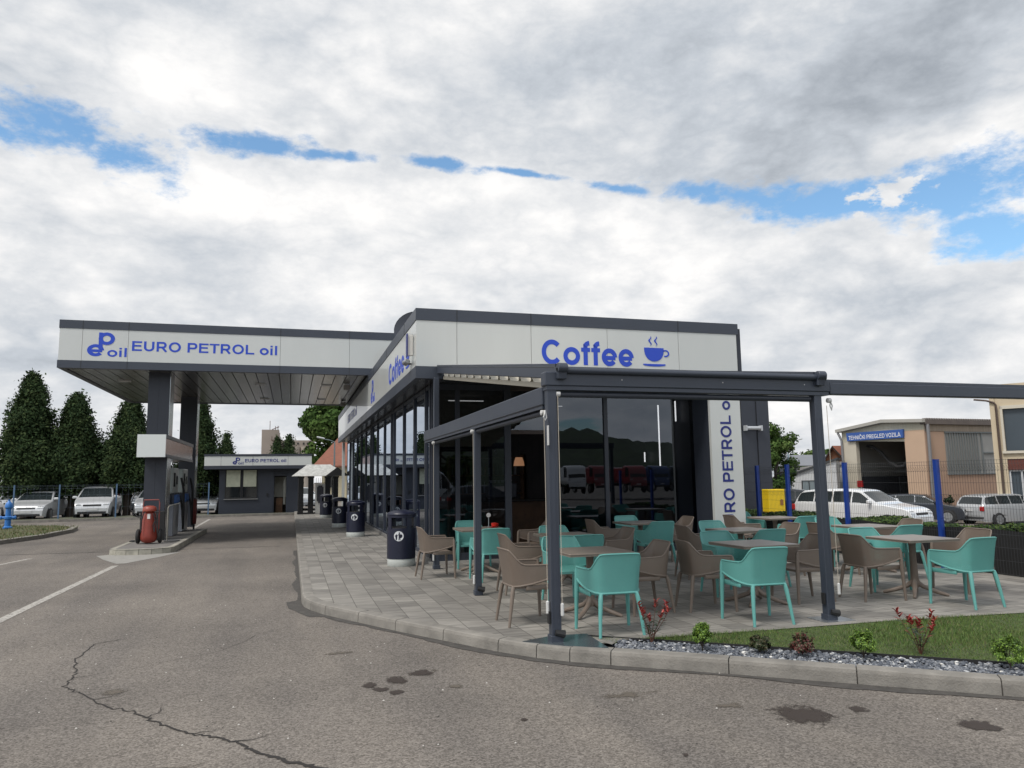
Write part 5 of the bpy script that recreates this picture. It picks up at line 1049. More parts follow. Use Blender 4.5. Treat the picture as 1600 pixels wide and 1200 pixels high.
def car(name, label, cat, kind, col, loc, heading, rough=.28, metal=.35, group=None, plate=True, front=True, rear=True, scale=1.0):
    """heading: direction of the nose, degrees clockwise from +Y"""
    q = KINDS[kind]; Lc, Wc, H = q['L']*scale, q['W']*scale, q['H']*scale
    t = thing(name, label, cat, loc, -R(heading), group)
    paint = mat('paint_'+'_'.join(f'{int(c*100)}' for c in col)+f'_{int(metal*10)}', col, rough, metal, coat=.6)
    zb = (.20 if kind != 'truck' else .5)*H/1.5; hw = Wc/2; roofw = .74 if kind not in ('van', 'truck') else (.93 if kind == 'van' else .97)
    def belt(f): return H*(q['belt'][0]+(q['belt'][1]-q['belt'][0])*f)
    def plan(f): return 1-.13*abs(2*f-1)**7-.02*abs(2*f-1)**2
    def ztop(f): return H*lerpc(q['top'], f)
    def width(f, z):
        b_ = belt(f); w = hw*plan(f)
        if z <= b_: 
            s_ = (z-zb)/(b_-zb); return w*(.93+.07*math.sin(PI*min(1, max(0, s_))*.62+.25)) 
        return w*(.975+(roofw-.975)*min(1, (z-b_)/(H-b_)))
    F = [0, .004, .012, .025, .045, .07, .11, .16, .2, .24, .27, .31, .35, .39, .42, .46, .52, .6, .68, .76, .82, .87, .9, .93, .95, .965, .978, .99, .996, 1]
    rows = []
    for f in F:
        zt = ztop(f); b_ = min(belt(f), zt-.02*H); y = Lc*(.5-f); zl = zb+.12*max(0, .06-f)/.06*H*.4+.1*max(0, f-.95)/.05*H*.4
        half = []
        for s_ in (0, .12, .3, .5, .68, .82, .93, 1): z = zl+(b_-zl)*s_; half.append((width(f, z), y, z))
        ov = max(0, zt-b_)
        for s_ in (.25, .5, .75, .92): z = b_+ov*s_; half.append((width(f, z) if zt > belt(f) else width(f, b_)*(1-.10*s_), y, z))
        we = half[-1][0]
        for s_ in (.9, .72, .4, 0): half.append((we*s_, y, zt-(.012*H*s_**4)+(.0)))
        rows.append([(-x, yy, z) for x, yy, z in half]+[(x, yy, z) for x, yy, z in half[::-1][1:]])
    k = MB(); k.grid(rows); k.add(rows[0], [tuple(range(len(rows[0])))]); k.add(rows[-1], [tuple(range(len(rows[-1])))[::-1]])
    body = k.build('body', paint, t, True, 50)
    # glass
    gl = MB()
    def topstrip(f0, f1, inset, lift=.008):
        n = 8; rr = []
        for i in range(n+1):
            f = f0+(f1-f0)*i/n; zt = ztop(f); w = max(.1, width(f, zt*.985)-inset); y = Lc*(.5-f)
            rr.append([(w*s_, y+ (lift if f1 < .6 else -lift), zt+lift-(.012*H*s_**4)) for s_ in np.linspace(-1, 1, 7)])
        return rr
    a, b_ = q['ws']; k = MB(); k.grid(topstrip(a+.012, b_-.012, .07*Wc/1.75)); k.build('windscreen', CARGLASS, t, True)
    if q['rw']:
        a, b_ = q['rw']; k = MB(); k.grid(topstrip(a+.004, b_-.002, .10)); k.build('rear_window', CARGLASS, t, True)
    f0, f1 = q['side']; divs = {'hatch': 3, 'estate': 4, 'suv': 4, 'mpv': 4, 'van': 2, 'truck': 1}[kind]
    edges = [f0+(f1-f0)*i/divs*(1.0) for i in range(divs+1)]
    for s_ in (-1, 1):
        for e0, e1 in zip(edges, edges[1:]):
            rr = []
            for i in range(7):
                f = e0+.006+(e1-e0-.012)*i/6; z0 = belt(f)+.02*H; z1 = ztop(f)-.055*H
                if z1 < z0+.01: z1 = z0+.01
                rr.append([(s_*(width(f, z)+.006), Lc*(.5-f), z) for z in np.linspace(z0, z1, 4)])
            k = MB(); k.grid(rr); k.build('side_window', CARGLASS, t, True)
    # wheels
    wr = .31*(1.0 if kind not in ('suv', 'van', 'truck') else (1.12 if kind != 'truck' else 1.5)); tread = hw-.02
    for fy in (.175, .80) if kind != 'truck' else (.15, .78):
        for s_ in (-1, 1):
            y = Lc*(.5-fy)
            k = MB(); k.lathe([(.0, 0), (wr+.065, 0), (wr+.07, .012), (0, .014)], 24, axis='x', m=Matrix.Translation((s_*(hw*.955), y, wr+.02)) @ Matrix.Scale(s_, 4, (1, 0, 0))); k.build('wheel_arch', BLACK, t, True)
            w = MB(); w.lathe([(.6*wr, -.18), (wr-.02, -.18), (wr, -.15), (wr, .02), (wr-.03, .045), (.68*wr, .05), (.66*wr, .0), (.0, -.01)], 26, axis='x', m=Matrix.Translation((s_*(tread-.01), y, wr)) @ Matrix.Scale(s_, 4, (1, 0, 0))); wh = w.build('wheel', RUBBER, t, True)
            w = MB(); mm = Matrix.Translation((s_*(tread-.01), y, wr)) @ Matrix.Scale(s_, 4, (1, 0, 0))
            w.lathe([(.66*wr, .045), (.66*wr, .02), (.1, .01), (.0, .035)], 26, axis='x', m=mm)
            for j in range(7):
                aa = 2*PI*j/7; w.box(.02, .045, -.028, .028, .05, .64*wr, m=mm @ Matrix.Rotation(aa, 4, 'X'))
            w.build('rim', mat('rim_alloy', (.42, .43, .44), .35, .7), wh, False)
    # lights, grille, bumpers, plates, mirrors
    def onfront(x0, x1, z0, z1, name, m, d=.012, sgn=1):
        rr = []
        for x in np.linspace(x0, x1, 6):
            col_ = []
            for z in np.linspace(z0, z1, 4):
                ff = 0
                for f in ([0, .004, .008, .012, .02, .03, .045, .06, .08, .10, .13] if sgn > 0 else [1, .997, .994, .99, .985, .978, .97, .96, .95, .94, .92]):
                    ff = f
                    if ztop(f) >= z and abs(x) <= width(f, z): break
                col_.append((x, Lc*(.5-ff)+sgn*d, z))
            rr.append(col_)
        k = MB(); k.grid(rr); return k.build(name, m, t, True)
    HL = mat('headlight_glass', (.50, .52, .54), .12, .3, spec=.8); TLm = mat('taillight_red', (.35, .012, .012), .2)
    if front:
        for s_ in (-1, 1): onfront(s_*hw*.56, s_*hw*.90, H*.425, H*.50, 'headlight', HL, .02)
        onfront(-hw*.46, hw*.46, H*.40, H*.475, 'grille', BLACK, .016)
        onfront(-hw*.72, hw*.72, H*.17, H*.245, 'lower_grille', BLACK, .016)
        if plate: k = MB(); k.box(-.26, .26, Lc/2+.004, Lc/2+.022, H*.28, H*.28+.11); k.build('number_plate', mat('plate_white', (.55, .55, .55), .5), t)
    if rear:
        for s_ in (-1, 1):
            if kind == 'estate': k = MB(); k.box(min(s_*hw*.72, s_*hw*.955), max(s_*hw*.72, s_*hw*.955), -Lc/2+.0, -Lc/2+.13, H*.47, H*.62, bev=.03); k.build('taillight', TLm, t, True)
            else: onfront(s_*hw*.62, s_*hw*.92, H*.48, H*.60, 'taillight', TLm, .02, -1)
        k = MB(); k.box(-.26, .26, -Lc/2-.016, -Lc/2+.02, H*.46, H*.46+.11); k.build('number_plate', mat('plate_white', (.55, .55, .55), .5), t)
    k = MB(); k.box(-hw*.90, hw*.90, -Lc/2-.03, -Lc/2+.1, H*.24, H*.30, bev=.02); k.box(-hw*.985, -hw*.96, -Lc*.28, Lc*.28, H*.33, H*.36); k.box(hw*.96, hw*.985, -Lc*.28, Lc*.28, H*.33, H*.36); k.build('trim', mat('trim_grey', (.05, .05, .052), .6), t)
    if kind != 'truck':
        for s_ in (-1, 1):
            yy = Lc*(.5-q['ws'][0]-.045); zz_ = belt(.3)+.03
            k = MB(); k.box(min(s_*hw*.93, s_*(hw+.17)), max(s_*hw*.93, s_*(hw+.17)), yy-.05, yy+.06, zz_, zz_+.13, bev=.035); k.build('mirror', paint, t, True)
    return t
SIL = (.58, .59, .60); WHT = (.72, .73, .74)
car('parked_car', 'silver hatchback with dark grille facing us, left of the conifer trunk', 'car', 'hatch', SIL, (-12.2, 43.7, .0), 182, group='cars parked at the left behind the fence')
car('parked_car', 'silver minivan with white number plate facing us under conifers, left of the canopy column', 'car', 'mpv', SIL, (-9.6, 43.95, .0), 176, group='cars parked at the left behind the fence')
car('parked_car', 'partly hidden silver car behind the leftmost silver hatchback', 'car', 'hatch', (.36, .38, .40), (-15.4, 50.0, -.05), 150, group='cars parked at the left behind the fence')
car('parked_car', 'pale car between the hatchback and the minivan, farther back', 'car', 'estate', (.45, .47, .50), (-12.6, 53, -.05), 172, group='cars parked at the left behind the fence')
car('parked_car', 'dark car behind the silver minivan, half hidden by a trunk', 'car', 'hatch', (.05, .06, .07), (-8.9, 53.5, -.05), 175, group='cars parked at the left behind the fence')
car('parked_car', 'silver car just left of the canopy column base', 'car', 'hatch', (.52, .53, .54), (-6.9, 44.2, .0), 178, group='cars parked at the left behind the fence')
car('parked_car', 'silver grey hatchback facing us immediately left of the kiosk', 'car', 'hatch', (.50, .52, .53), (-4.75, 45.9, .0), 176, group='cars parked at the left behind the fence')
car('delivery_van', 'white van with red side parked behind the fuel pumps', 'van', 'van', (.60, .60, .60), (-6.9, 56.0, -.05), 120, scale=.8)
car('box_truck', 'white truck cab rising behind the silver grey hatchback by the kiosk', 'truck', 'truck', (.62, .62, .60), (-5.6, 64, -.05), 180)
car('parked_car', 'silver car glimpsed between kiosk and the pavilion columns', 'car', 'hatch', (.50, .52, .53), (.35, 50.5, -.05), 150)
rb = thing('red_container', 'red container standing left behind the canopy column', 'container', (-9, 62, 0))
k = MB(); k.box(-10.4, -7.2, 62, 64.4, .05, 2.4, bev=.03); [k.box(x_, x_+.08, 61.96, 62, .1, 2.35) for x_ in np.arange(-10.3, -7.3, .3)]; wb(k, 'box', mat('container_red', (.20, .035, .025), .6, 0, .2, 2), rb)
rv = thing('red_trailer', 'red advertising trailer with white marks behind the fuel pumps', 'trailer', (-6.1, 50, 0))
k = MB(); k.box(-6.75, -5.65, 50, 50.9, .75, 1.62, bev=.02); wb(k, 'box', mat('trailer_red', (.42, .02, .02), .5), rv)
k = MB(); k.box(-6.22, -6.18, 49.985, 49.998, 1.1, 1.25); k.box(-6.12, -6.08, 49.985, 49.998, 1.1, 1.25); wb(k, 'marks', mat('plate_white', (.55, .55, .55), .5), rv)
k = MB(); [k.lathe([(.0, -.08), (.25, -.07), (.25, .07), (0, .08)], 16, axis='x', m=Matrix.Translation((x_, 50.4, .28))) for x_ in (-6.6, -5.8)]; k.box(-6.7, -5.7, 50.2, 50.6, .4, .75); wb(k, 'undercarriage', BLACK, rv)
# right side
GXY = lambda x, y: (x, y, G(x, y))
car('parked_car', 'large white car parked nose right, close behind the mesh fence and hedge', 'car', 'estate', WHT, (19.6, 22.6, G(19.6, 22.6)), 160, metal=.1, scale=1.0)
car('parked_car', 'dark grey hatchback behind the large white car nose toward the right', 'car', 'hatch', (.035, .042, .055), (29.0, 29.5, G(29, 29.5)), 142, scale=.94)
car('parked_car', 'silver estate car with red tail light parked in front of peach building', 'car', 'estate', (.46, .47, .48), (32.75, 28.1, G(32.75, 28)), 92)
car('parked_car', 'black car partly hidden between yellow cabinet and second blue fence post', 'car', 'hatch', (.015, .016, .02), (21.2, 28.2, G(21.2, 28)), 128)

# ------------------------------------------------------------------ trees
def leafmat(name, col, v=.35):
    m = mat(name, col, .85, 0, v, .9, spec=.08); return m
CON = [leafmat('conifer_a', (.027, .046, .019), .2), leafmat('conifer_b', (.036, .058, .023), .2), leafmat('conifer_c', (.019, .033, .015), .2), leafmat('conifer_d', (.050, .070, .028), .2)]
LEA = [leafmat('leaf_a', (.058, .100, .025)), leafmat('leaf_b', (.040, .075, .020)), leafmat('leaf_c', (.085, .125, .038)), leafmat('leaf_d', (.025, .050, .015))]
def leafcards(P, Nn, size, elong, mats, name, parent, dark=None):
    n = len(P); s = size*rng.uniform(.5, 1.35, n)
    a = rng.normal(size=(n, 3)); u = a-(a*Nn).sum(1)[:, None]*Nn*.7; u /= np.linalg.norm(u, axis=1)[:, None]+1e-9
    w = np.cross(Nn+rng.normal(size=(n, 3))*.45, u); w /= np.linalg.norm(w, axis=1)[:, None]+1e-9
    V = np.stack([P-u*s[:, None]*elong, P-w*s[:, None]*.5, P+u*s[:, None]*elong, P+w*s[:, None]*.5], 1).reshape(-1, 3)
    return mesh_np(name, V, np.arange(4*n).reshape(n, 4), mats, parent, mi=rng.integers(0, len(mats), n) if dark is None else dark)
def conifer(label, x, y, h, rad, base=1.5, group=None, z0=0, n=11000, lean=0):
    t = thing('conifer_tree', label, 'tree', (x, y, z0), group=group)
    k = MB(); k.tube([(0, 0, -.1), (.03, .02, h*.3), (0, 0, h*.9)], [rad*.12+.06, rad*.09+.03, .02], 10)
    for j in range(2): k.tube([(0, 0, .2), (.15*(-1)**j, .05, 1.2), (.3*(-1)**j, 0, base+1.2)], [.10, .08, .04], 7)
    k.build('trunk', BARK, t, True)
    # crown: many drooping sprays whose tips make an uneven cone
    ns = 420; zs = base+(h-base)*rng.beta(1.05, 1.35, ns); fr_ = (zs-base)/(h-base)
    az_ = rng.uniform(0, 2*PI, ns); prof = np.where(fr_ < .2, .72+.28*(fr_/.2), (1-(fr_-.2)/.8)**.88)
    lump = 1+.20*np.sin(az_*3+zs*1.7+x)+.16*np.sin(az_*5-zs*3.1+y)+.10*np.sin(zs*6.5+az_*2)
    rr = rad*prof*lump*rng.uniform(.72, 1.08, ns)+.08
    Pl = []; Nl = []; dk = []
    per = n//ns
    for i in range(ns):
        tt = rng.uniform(.25, 1, per)**.6; c = np.array([math.cos(az_[i]), math.sin(az_[i])]); sp = .10+.16*(1-tt)*rr[i]
        p = np.stack([c[0]*rr[i]*tt, c[1]*rr[i]*tt, zs[i]+.30*rr[i]*tt-.18*rr[i]*tt**2], 1)+rng.normal(size=(per, 3))*(.13+.10*rr[i]*.5)*np.array([1, 1, 1.25])
        Pl.append(p); nn = np.stack([np.full(per, c[0]), np.full(per, c[1]), np.full(per, .5)], 1)+rng.normal(size=(per, 3))*.5; Nl.append(nn/np.linalg.norm(nn, axis=1)[:, None]); b_ = rng.integers(0, 2) if rng.random() < .75 else 3
        dk.append(np.where(rng.random(per) < .3, 2, np.where(rng.random(per) < .15, 3, b_)))
    top = np.stack([rng.normal(size=300)*.10, rng.normal(size=300)*.10, h-.9+rng.uniform(0, 1.05, 300)], 1); Pl.append(top); Nl.append(np.tile([0, 0, 1.0], (300, 1))); dk.append(rng.integers(0, 2, 300))
    leafcards(np.concatenate(Pl), np.concatenate(Nl), .082, .95, CON, 'crown', t, np.concatenate(dk))
    return t
CG = 'tall conifers along the left parking row'
conifer('tallest conifer at the left edge of the photo', -13.1, 44.4, 7.4, 1.55, 1.3, CG, n=60000)
conifer('second conifer from the left behind the silver cars', -11.05, 44.6, 6.5, 1.35, 1.4, CG, n=48000)
conifer('third conifer from the left, beneath the canopy corner', -8.4, 44.5, 6.3, 1.25, 1.5, CG, n=48000)
conifer('slim low conifer squeezed between the second and third tall ones', -9.75, 46.0, 3.9, .8, 1.2, CG, n=16000)
conifer('dark conifer directly behind the canopy columns and pumps', -4.95, 44.9, 6.1, 1.2, 1.2, CG, n=44000)
conifer('conifer partly outside the left frame edge', -16.6, 45.0, 7.0, 1.7, 1.4, CG, n=9000)
conifer('small pointed conifer rising behind the kiosk roof at its left end', -4.75, 60, 5.3, 1.05, .4, 'small conifers behind the kiosk', n=12000)
conifer('left of two joined small conifers in front of the silo', -1.15, 62, 5.1, .85, .4, 'small conifers behind the kiosk', n=12000)
conifer('right of two joined small conifers in front of the silo', -.25, 62, 5.35, .85, .4, 'small conifers behind the kiosk', n=12000)
def hedgebox(label, x0, x1, y0, y1, h, n, size, mats, name='clipped_hedge', z0=0, cat='hedge'):
    t = thing(name, label, cat, ((x0+x1)/2, (y0+y1)/2, z0)); cx_, cy_ = (x0+x1)/2, (y0+y1)/2
    P = np.stack([rng.uniform(x0, x1, n), rng.uniform(y0, y1, n), rng.uniform(.05, h, n)], 1); f = rng.integers(0, 4, n)
    P[f == 0, 1] = y0+rng.uniform(0, .12, (f == 0).sum()); P[f == 1, 0] = x0+rng.uniform(0, .12, (f == 1).sum()); P[f == 2, 2] = h+rng.normal(size=(f == 2).sum())*.05; P[f == 3, 2] = h-rng.uniform(0, .2, (f == 3).sum())
    P -= np.array([cx_, cy_, 0]); leafcards(P, np.tile([0., -.7, .7], (n, 1)), size, .7, mats, 'foliage', t)
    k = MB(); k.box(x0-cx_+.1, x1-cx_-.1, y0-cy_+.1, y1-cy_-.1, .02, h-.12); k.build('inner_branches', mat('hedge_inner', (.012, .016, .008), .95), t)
    return t
hedgebox('tall dark clipped hedge blocks behind the leftmost parked cars', -17.2, -14.0, 56, 57.5, 3.3, 5000, .2, [CON[0], CON[2]])
hedgebox('tall dark hedge block between second and third conifers', -12.2, -10.9, 56, 57.5, 3.2, 3000, .2, [CON[0], CON[2]])
hedgebox('dark hedge block behind the third conifer', -9.9, -8.9, 57, 58.5, 3.2, 2500, .2, [CON[0], CON[2]])
def broadleaf(label, x, y, h, rad, z0=0, n=14000, size=.22, mats=LEA, group=None, base=.32, nc=26, cat='tree', name='broadleaf_tree', seed=0):
    t = thing(name, label, cat, (x, y, z0), group=group); rr_ = random.Random(seed+int(x*7+y)); zc_ = h*(base+(1-base)/2)
    k = MB(); k.tube([(0, 0, -.1), (.05*h*.1, 0, h*base*.7), (0, .05, h*.7)], [h*.032, h*.024, h*.008], 10)
    cl = []
    for i in range(nc):
        a = rr_.uniform(0, 2*PI); e = rr_.uniform(-.9, 1.4); q = rr_.uniform(.45, .95)
        c = np.array([math.cos(a)*math.cos(e)*rad*q, math.sin(a)*math.cos(e)*rad*q, zc_+math.sin(e)*(h*(1-base)/2)*q]); cl.append((c, rad*rr_.uniform(.22, .40)))
    for c, s_ in cl[:10]:
        st = rr_.uniform(.25, .55)*h; k.tube([(0, 0, st), (c[0]*.5, c[1]*.5, (st+c[2])/2+.1), tuple(c)], [h*.012, h*.008, h*.003], 6)
    k.build('trunk', BARK, t, True)
    Pl = []; Nl = []; dk = []
    for c, s_ in cl:
        m_ = int(n/nc); d = rng.normal(size=(m_, 3)); d /= np.linalg.norm(d, axis=1)[:, None]; r_2 = s_*rng.uniform(.35, 1.05, m_)**.6*(1+.25*np.sin(d[:, 0]*5+c[0])*np.cos(d[:, 2]*6))
        Pl.append(c+d*r_2[:, None]*np.array([1, 1, .8])); Nl.append(d); b_ = rr_.choice([0, 1, 2, 0, 1]); dk.append(np.where(rng.random(m_) < .3, rng.integers(0, 4, m_), b_))
    leafcards(np.concatenate(Pl), np.concatenate(Nl), size, .6, mats, 'crown', t, np.concatenate(dk)); return t
broadleaf('large green broadleaf tree rising behind the pavilion and red roof', 3.9, 88, 11.4, 4.4, n=22000, size=.34, base=.18, nc=34)
broadleaf('small bright green young tree between the two leftmost hedge blocks', -13.9, 58.5, 3.9, .9, n=2500, size=.16, base=.45, nc=9)
broadleaf('light green bush seen beneath the kiosk roof at its left', -5.1, 58, 2.9, 1.3, n=3000, size=.2, base=.05, nc=9, name='bush', cat='bush')
broadleaf('tall loose green tree right behind the dark side wall', 24.7, 34.5, 4.9, 1.35, z0=G(24.7, 34), n=12000, size=.11, base=.06, nc=30, seed=3)
broadleaf('distant dark green tree right of the lamp post', 54.6, 72.5, 5.0, 3.0, z0=-.9, n=6000, size=.4, base=0, nc=16, group='distant trees beyond the car park')
broadleaf('distant round green tree beside the red gabled roof', 51.7, 62.9, 5.5, 1.9, z0=-.9, n=5000, size=.4, base=.1, nc=14, group='distant trees beyond the car park')
broadleaf('far dark green tree low on the skyline above the grey roof', 59, 76.4, 5.0, 3.0, z0=-.9, n=5000, size=.35, base=0, nc=14, group='distant trees beyond the car park')

# ------------------------------------------------------------------ silo, red roofed house, lamps (far behind the kiosk)
si = thing('grain_silo', 'distant concrete grain silo with tall tower rising behind kiosk roof', 'silo', (-3, 200, 0))
SC = mat('silo_concrete', (.26, .22, .19), .9, 0, .12, .15)
k = MB(); k.box(-7.5, -3.3, 200, 206, 0, 15.0); wb(k, 'tower', SC, si)
k = MB(); k.box(-3.1, 5.5, 200, 206, 0, 12.3); wb(k, 'block', SC, si)
k = MB(); [k.lathe([(1.25, 0), (1.25, 10.6)], 20, (x_, 199.8, 0)) for x_ in (-1.9, .7, 3.3)]; wb(k, 'silo_tube', mat('silo_tube', (.30, .26, .22), .9, 0, .1, .2), si, True)
for x_ in (-2.3, -1.2, .2, 1.2, 2.6, 3.6):
    k = MB(); k.box(x_, x_+.4, 198.4, 198.5, 11.2, 11.7); k.v = [(a, b_+1.45, c) for a, b_, c in k.v]; wb(k, 'window', BLACK, si)
k = MB(); k.box(-5.2, -3.0, 199.5, 199.6, 12.2, 12.4); [k.tube([(x_, 199.5, 12.3), (x_, 199.5, z_)], .08, 4) for x_, z_ in ((-5, 13.3), (-3.1, 14.2), (-2.8, 13.0))]; k.tube([(-5, 199.5, 15), (-3.3, 199.5, 15.7)], .1, 4); k.tube([(-4.2, 200, 15), (-4.2, 200, 15.9)], .08, 4); k.tube([(-3.6, 200, 15), (-3.6, 200, 16)], .08, 4); k.tube([(-5.6, 202, 15), (-5.6, 202, 17.4)], .07, 4); wb(k, 'railing', mat('rusty', (.10, .06, .05), .8), si)
rh = thing('red_roof_building', 'long cream building with orange red tiled roof behind the pavilion', 'house', (4.2, 70, 0))
ROOF = mat('red_tiles', (.19, .068, .04), .8, 0, .25, 3, .6, 12)
k = MB(); k.add([(1.7, 66, 3.05), (7.5, 66, 3.05), (7.5, 76, 6.4), (4.7, 76, 6.4)], [(0, 1, 2, 3)]); k.add([(1.7, 66, 2.92), (7.5, 66, 2.92), (7.5, 76, 6.3), (4.7, 76, 6.3)], [(3, 2, 1, 0)]); k.add([(1.7, 66, 2.92), (1.7, 66, 3.05), (7.5, 66, 3.05), (7.5, 66, 2.92)], [(0, 1, 2, 3)]); k.add([(1.7, 66, 2.92), (1.7, 66, 3.05), (4.7, 76, 6.4), (4.7, 76, 6.3)], [(0, 1, 2, 3)]); wb(k, 'roof', ROOF, rh)
k = MB(); k.add([(2.5, 66.5, 0), (9, 66.5, 0), (9, 76, 0), (4.2, 76, 0), (2.5, 66.5, 3.0), (9, 66.5, 3.0), (9, 76, 5.9), (4.2, 76, 5.7)], [(0, 1, 5, 4), (1, 2, 6, 5), (2, 3, 7, 6), (3, 0, 4, 7)]); wb(k, 'wall', mat('cream_wall', (.50, .44, .30), .85, 0, .1, 1), rh)
k = MB(); k.box(3.0, 3.5, 66.4, 66.49, 1.2, 2.2); wb(k, 'window', BLACK, rh)
def street_lamp(label, x, y, h, arm, z0, m=None):
    t = thing('street_lamp', label, 'street lamp', (x, y, z0)); k = MB(); k.tube([(0, 0, 0), (0, 0, h*.6), (0, 0, h)], [.07, .06, .045], 10); k.tube([(0, 0, h), (arm*.5, 0, h+abs(arm)*.20), (arm, 0, h+abs(arm)*.28)], .03, 8); k.build('pole', m or mat('lamp_pole', (.16, .20, .21), .5, .5), t, True)
    k = MB(); sg = 1 if arm > 0 else -1; k.box(min(arm, arm+.55*sg), max(arm, arm+.55*sg), -.12, .12, h+abs(arm)*.28-.02, h+abs(arm)*.28+.09, bev=.04, m=Matrix.Translation((arm, 0, h)) @ Matrix.Rotation(-.22*sg, 4, 'Y') @ Matrix.Translation((-arm, 0, -h))); k.build('lamp_head', mat('lamp_head', (.45, .47, .47), .4), t, True); return t
street_lamp('grey street lamp with curved arm beside the red tiled roof', 2.75, 52, 4.35, -.7, 0)
street_lamp('slim distant street lamp against the sky between wing and pergola post', 38, 51.3, 5.1, .9, -.9, mat('lamp_pale', (.20, .28, .33), .5))

# ------------------------------------------------------------------ right background: halls, shed, fence, hedge
PEACH = mat('peach_render', (.50, .355, .255), .85, 0, .06, .6); PEACH2 = mat('peach_panel', (.44, .30, .22), .85, 0, .06, .6); CREAM = mat('cream_sheet', (.50, .46, .38), .7, 0, .06, 1)
zg = -.9
def lb_(k_, nm, m_, root, smooth=False): return k_.build(nm, m_, root, smooth)
def slab(k_, pts, d):
    """polygon extruded by the vector d"""
    n = len(pts); k_.add(list(pts)+[tuple(Vector(p)+Vector(d)) for p in pts], [tuple(range(n)), tuple(range(2*n-1, n-1, -1))]+[(i, (i+1) % n, n+(i+1) % n, n+i) for i in range(n)])
ha = thing('inspection_hall', 'peach and cream vehicle inspection hall with open bay under a blue sign', 'building', (32.404, 32.155, zg), .0744)
Z0 = -zg      # local z = world z + Z0
def HZ(z): return z+Z0
# gable face = local plane x = 0 (faces left), y runs away from the near corner; long side = local plane y = 0
k = MB(); k.box(0, .25, 4.75, 5.80, 0, HZ(3.62)); lb_(k, 'corner_pillar', CREAM, ha)
k = MB(); k.box(0, .25, .02, 1.30, 0, HZ(4.02)); lb_(k, 'pillar', PEACH, ha)
k = MB(); slab(k, [(.01, 0.02, HZ(4.025)), (.01, 1.31, HZ(4.03)), (.01, 1.31, HZ(3.45)), (.01, 4.74, HZ(3.63)), (.01, 5.80, HZ(3.63)), (.01, 5.80, HZ(4.28)), (.01, 2.58, HZ(4.62)), (.01, .02, HZ(4.42))], (.2, 0, 0)); lb_(k, 'gable', mat('gable_sheet', (.42, .40, .32), .7, 0, .12, 3, stretch=(1, 6, .3)), ha)
k = MB()
for (y0, z0_), (y1, z1_) in (((-.15, 4.40), (2.58, 4.58)), ((2.58, 4.58), (6.05, 4.22))): slab(k, [(-.25, y0, HZ(z0_)), (-.25, y1, HZ(z1_)), (-.25, y1, HZ(z1_+.18)), (-.25, y0, HZ(z0_+.18))], (12, 0, 0))
lb_(k, 'roof', mat('roof_edge', (.36, .35, .32), .6), ha)
k = MB(); slab(k, [(-.14, 1.27, HZ(3.66)), (-.14, 5.26, HZ(3.66)), (-.14, 5.30, HZ(4.15)), (-.14, 1.25, HZ(4.12))], (.12, 0, 0)); lb_(k, 'sign_board', mat('board_blue', (.03, .09, .32), .5), ha)
tx = textfit('lettering', 'TEHNIČKI PREGLED VOZILA', mat('letter_white', (.75, .75, .75), .5), ha, (0, 0, 0), 3.72, .33, bold=.008); tx.location = (-.143, 5.13, HZ(3.71)); tx.rotation_euler = LEFTF
k = MB(); k.box(.3, 9, 5.6, 5.7, 0, HZ(4.1)); k.box(9, 9.1, .1, 5.7, 0, HZ(4.3)); k.box(.3, 9, .05, .12, 0, HZ(4.3)); lb_(k, 'inner_wall', mat('hall_inner', (.30, .30, .29), .8, 0, .15, .5), ha)
k = MB(); k.box(8.9, 8.98, .15, 5.55, 0, HZ(1.55)); k.box(.32, 8.9, 5.52, 5.59, 0, HZ(1.55)); lb_(k, 'inner_plinth', mat('hall_dark', (.06, .066, .078), .8, 0, .2, .8), ha)
k = MB(); k.box(8.8, 8.89, 2.6, 3.5, 0, HZ(1.6)); lb_(k, 'inner_door', mat('hall_door', (.10, .11, .12), .7), ha); k = MB(); k.box(4.0, 4.6, 5.45, 5.51, 0, HZ(1.5)); lb_(k, 'inner_door', mat('hall_door', (.10, .11, .12), .7), ha)
k = MB(); k.tube([(.8, y, HZ(z)) for y, z in ((4.7, 3.35), (4.3, 3.3), (3.7, 2.95), (3.2, 2.4), (2.6, 2.08), (2.2, 2.12), (1.8, 2.5), (1.45, 2.85), (1.3, 2.95))], .09, 8); lb_(k, 'exhaust_hose', RUBBER, ha, True)
k = MB(); k.box(-.06, -.01, 4.40, 4.80, HZ(.95), HZ(1.32)); lb_(k, 'hydrant_cabinet', mat('cabinet_red', (.30, .015, .015), .5), ha)
k = MB(); k.box(.02, 14, 0, .2, 0, HZ(1.60)); lb_(k, 'lower_wall', mat('peach_ribbed', (.42, .28, .205), .85, 0, .10, 2.5, stretch=(3, 1, .2)), ha)
k = MB(); k.box(.02, 1.44, .01, .2, HZ(1.605), HZ(3.93)); lb_(k, 'side_wall', PEACH2, ha)
k = MB(); k.box(.02, 14, -.01, .2, HZ(3.94), HZ(4.30)); lb_(k, 'frieze', mat('frieze', (.30, .25, .20), .8, 0, .2, 3, stretch=(4, 1, .3)), ha)
k = MB(); k.box(-.05, 14, -.16, .2, HZ(4.305), HZ(4.56)); [k.lathe([(.05, -.02), (.05, .3)], 6, axis='y', m=Matrix.Translation((x_, -.14, HZ(4.585)))) for x_ in np.arange(.1, 13.8, .18)]; lb_(k, 'eaves', mat('eaves', (.12, .10, .09), .7, 0, .2, 2), ha)
k = MB(); k.box(1.46, 14, .06, .2, HZ(1.61), HZ(3.93)); wd = lb_(k, 'window', mat('window_dark', (.035, .045, .05), .3, 0, .3, 1), ha)
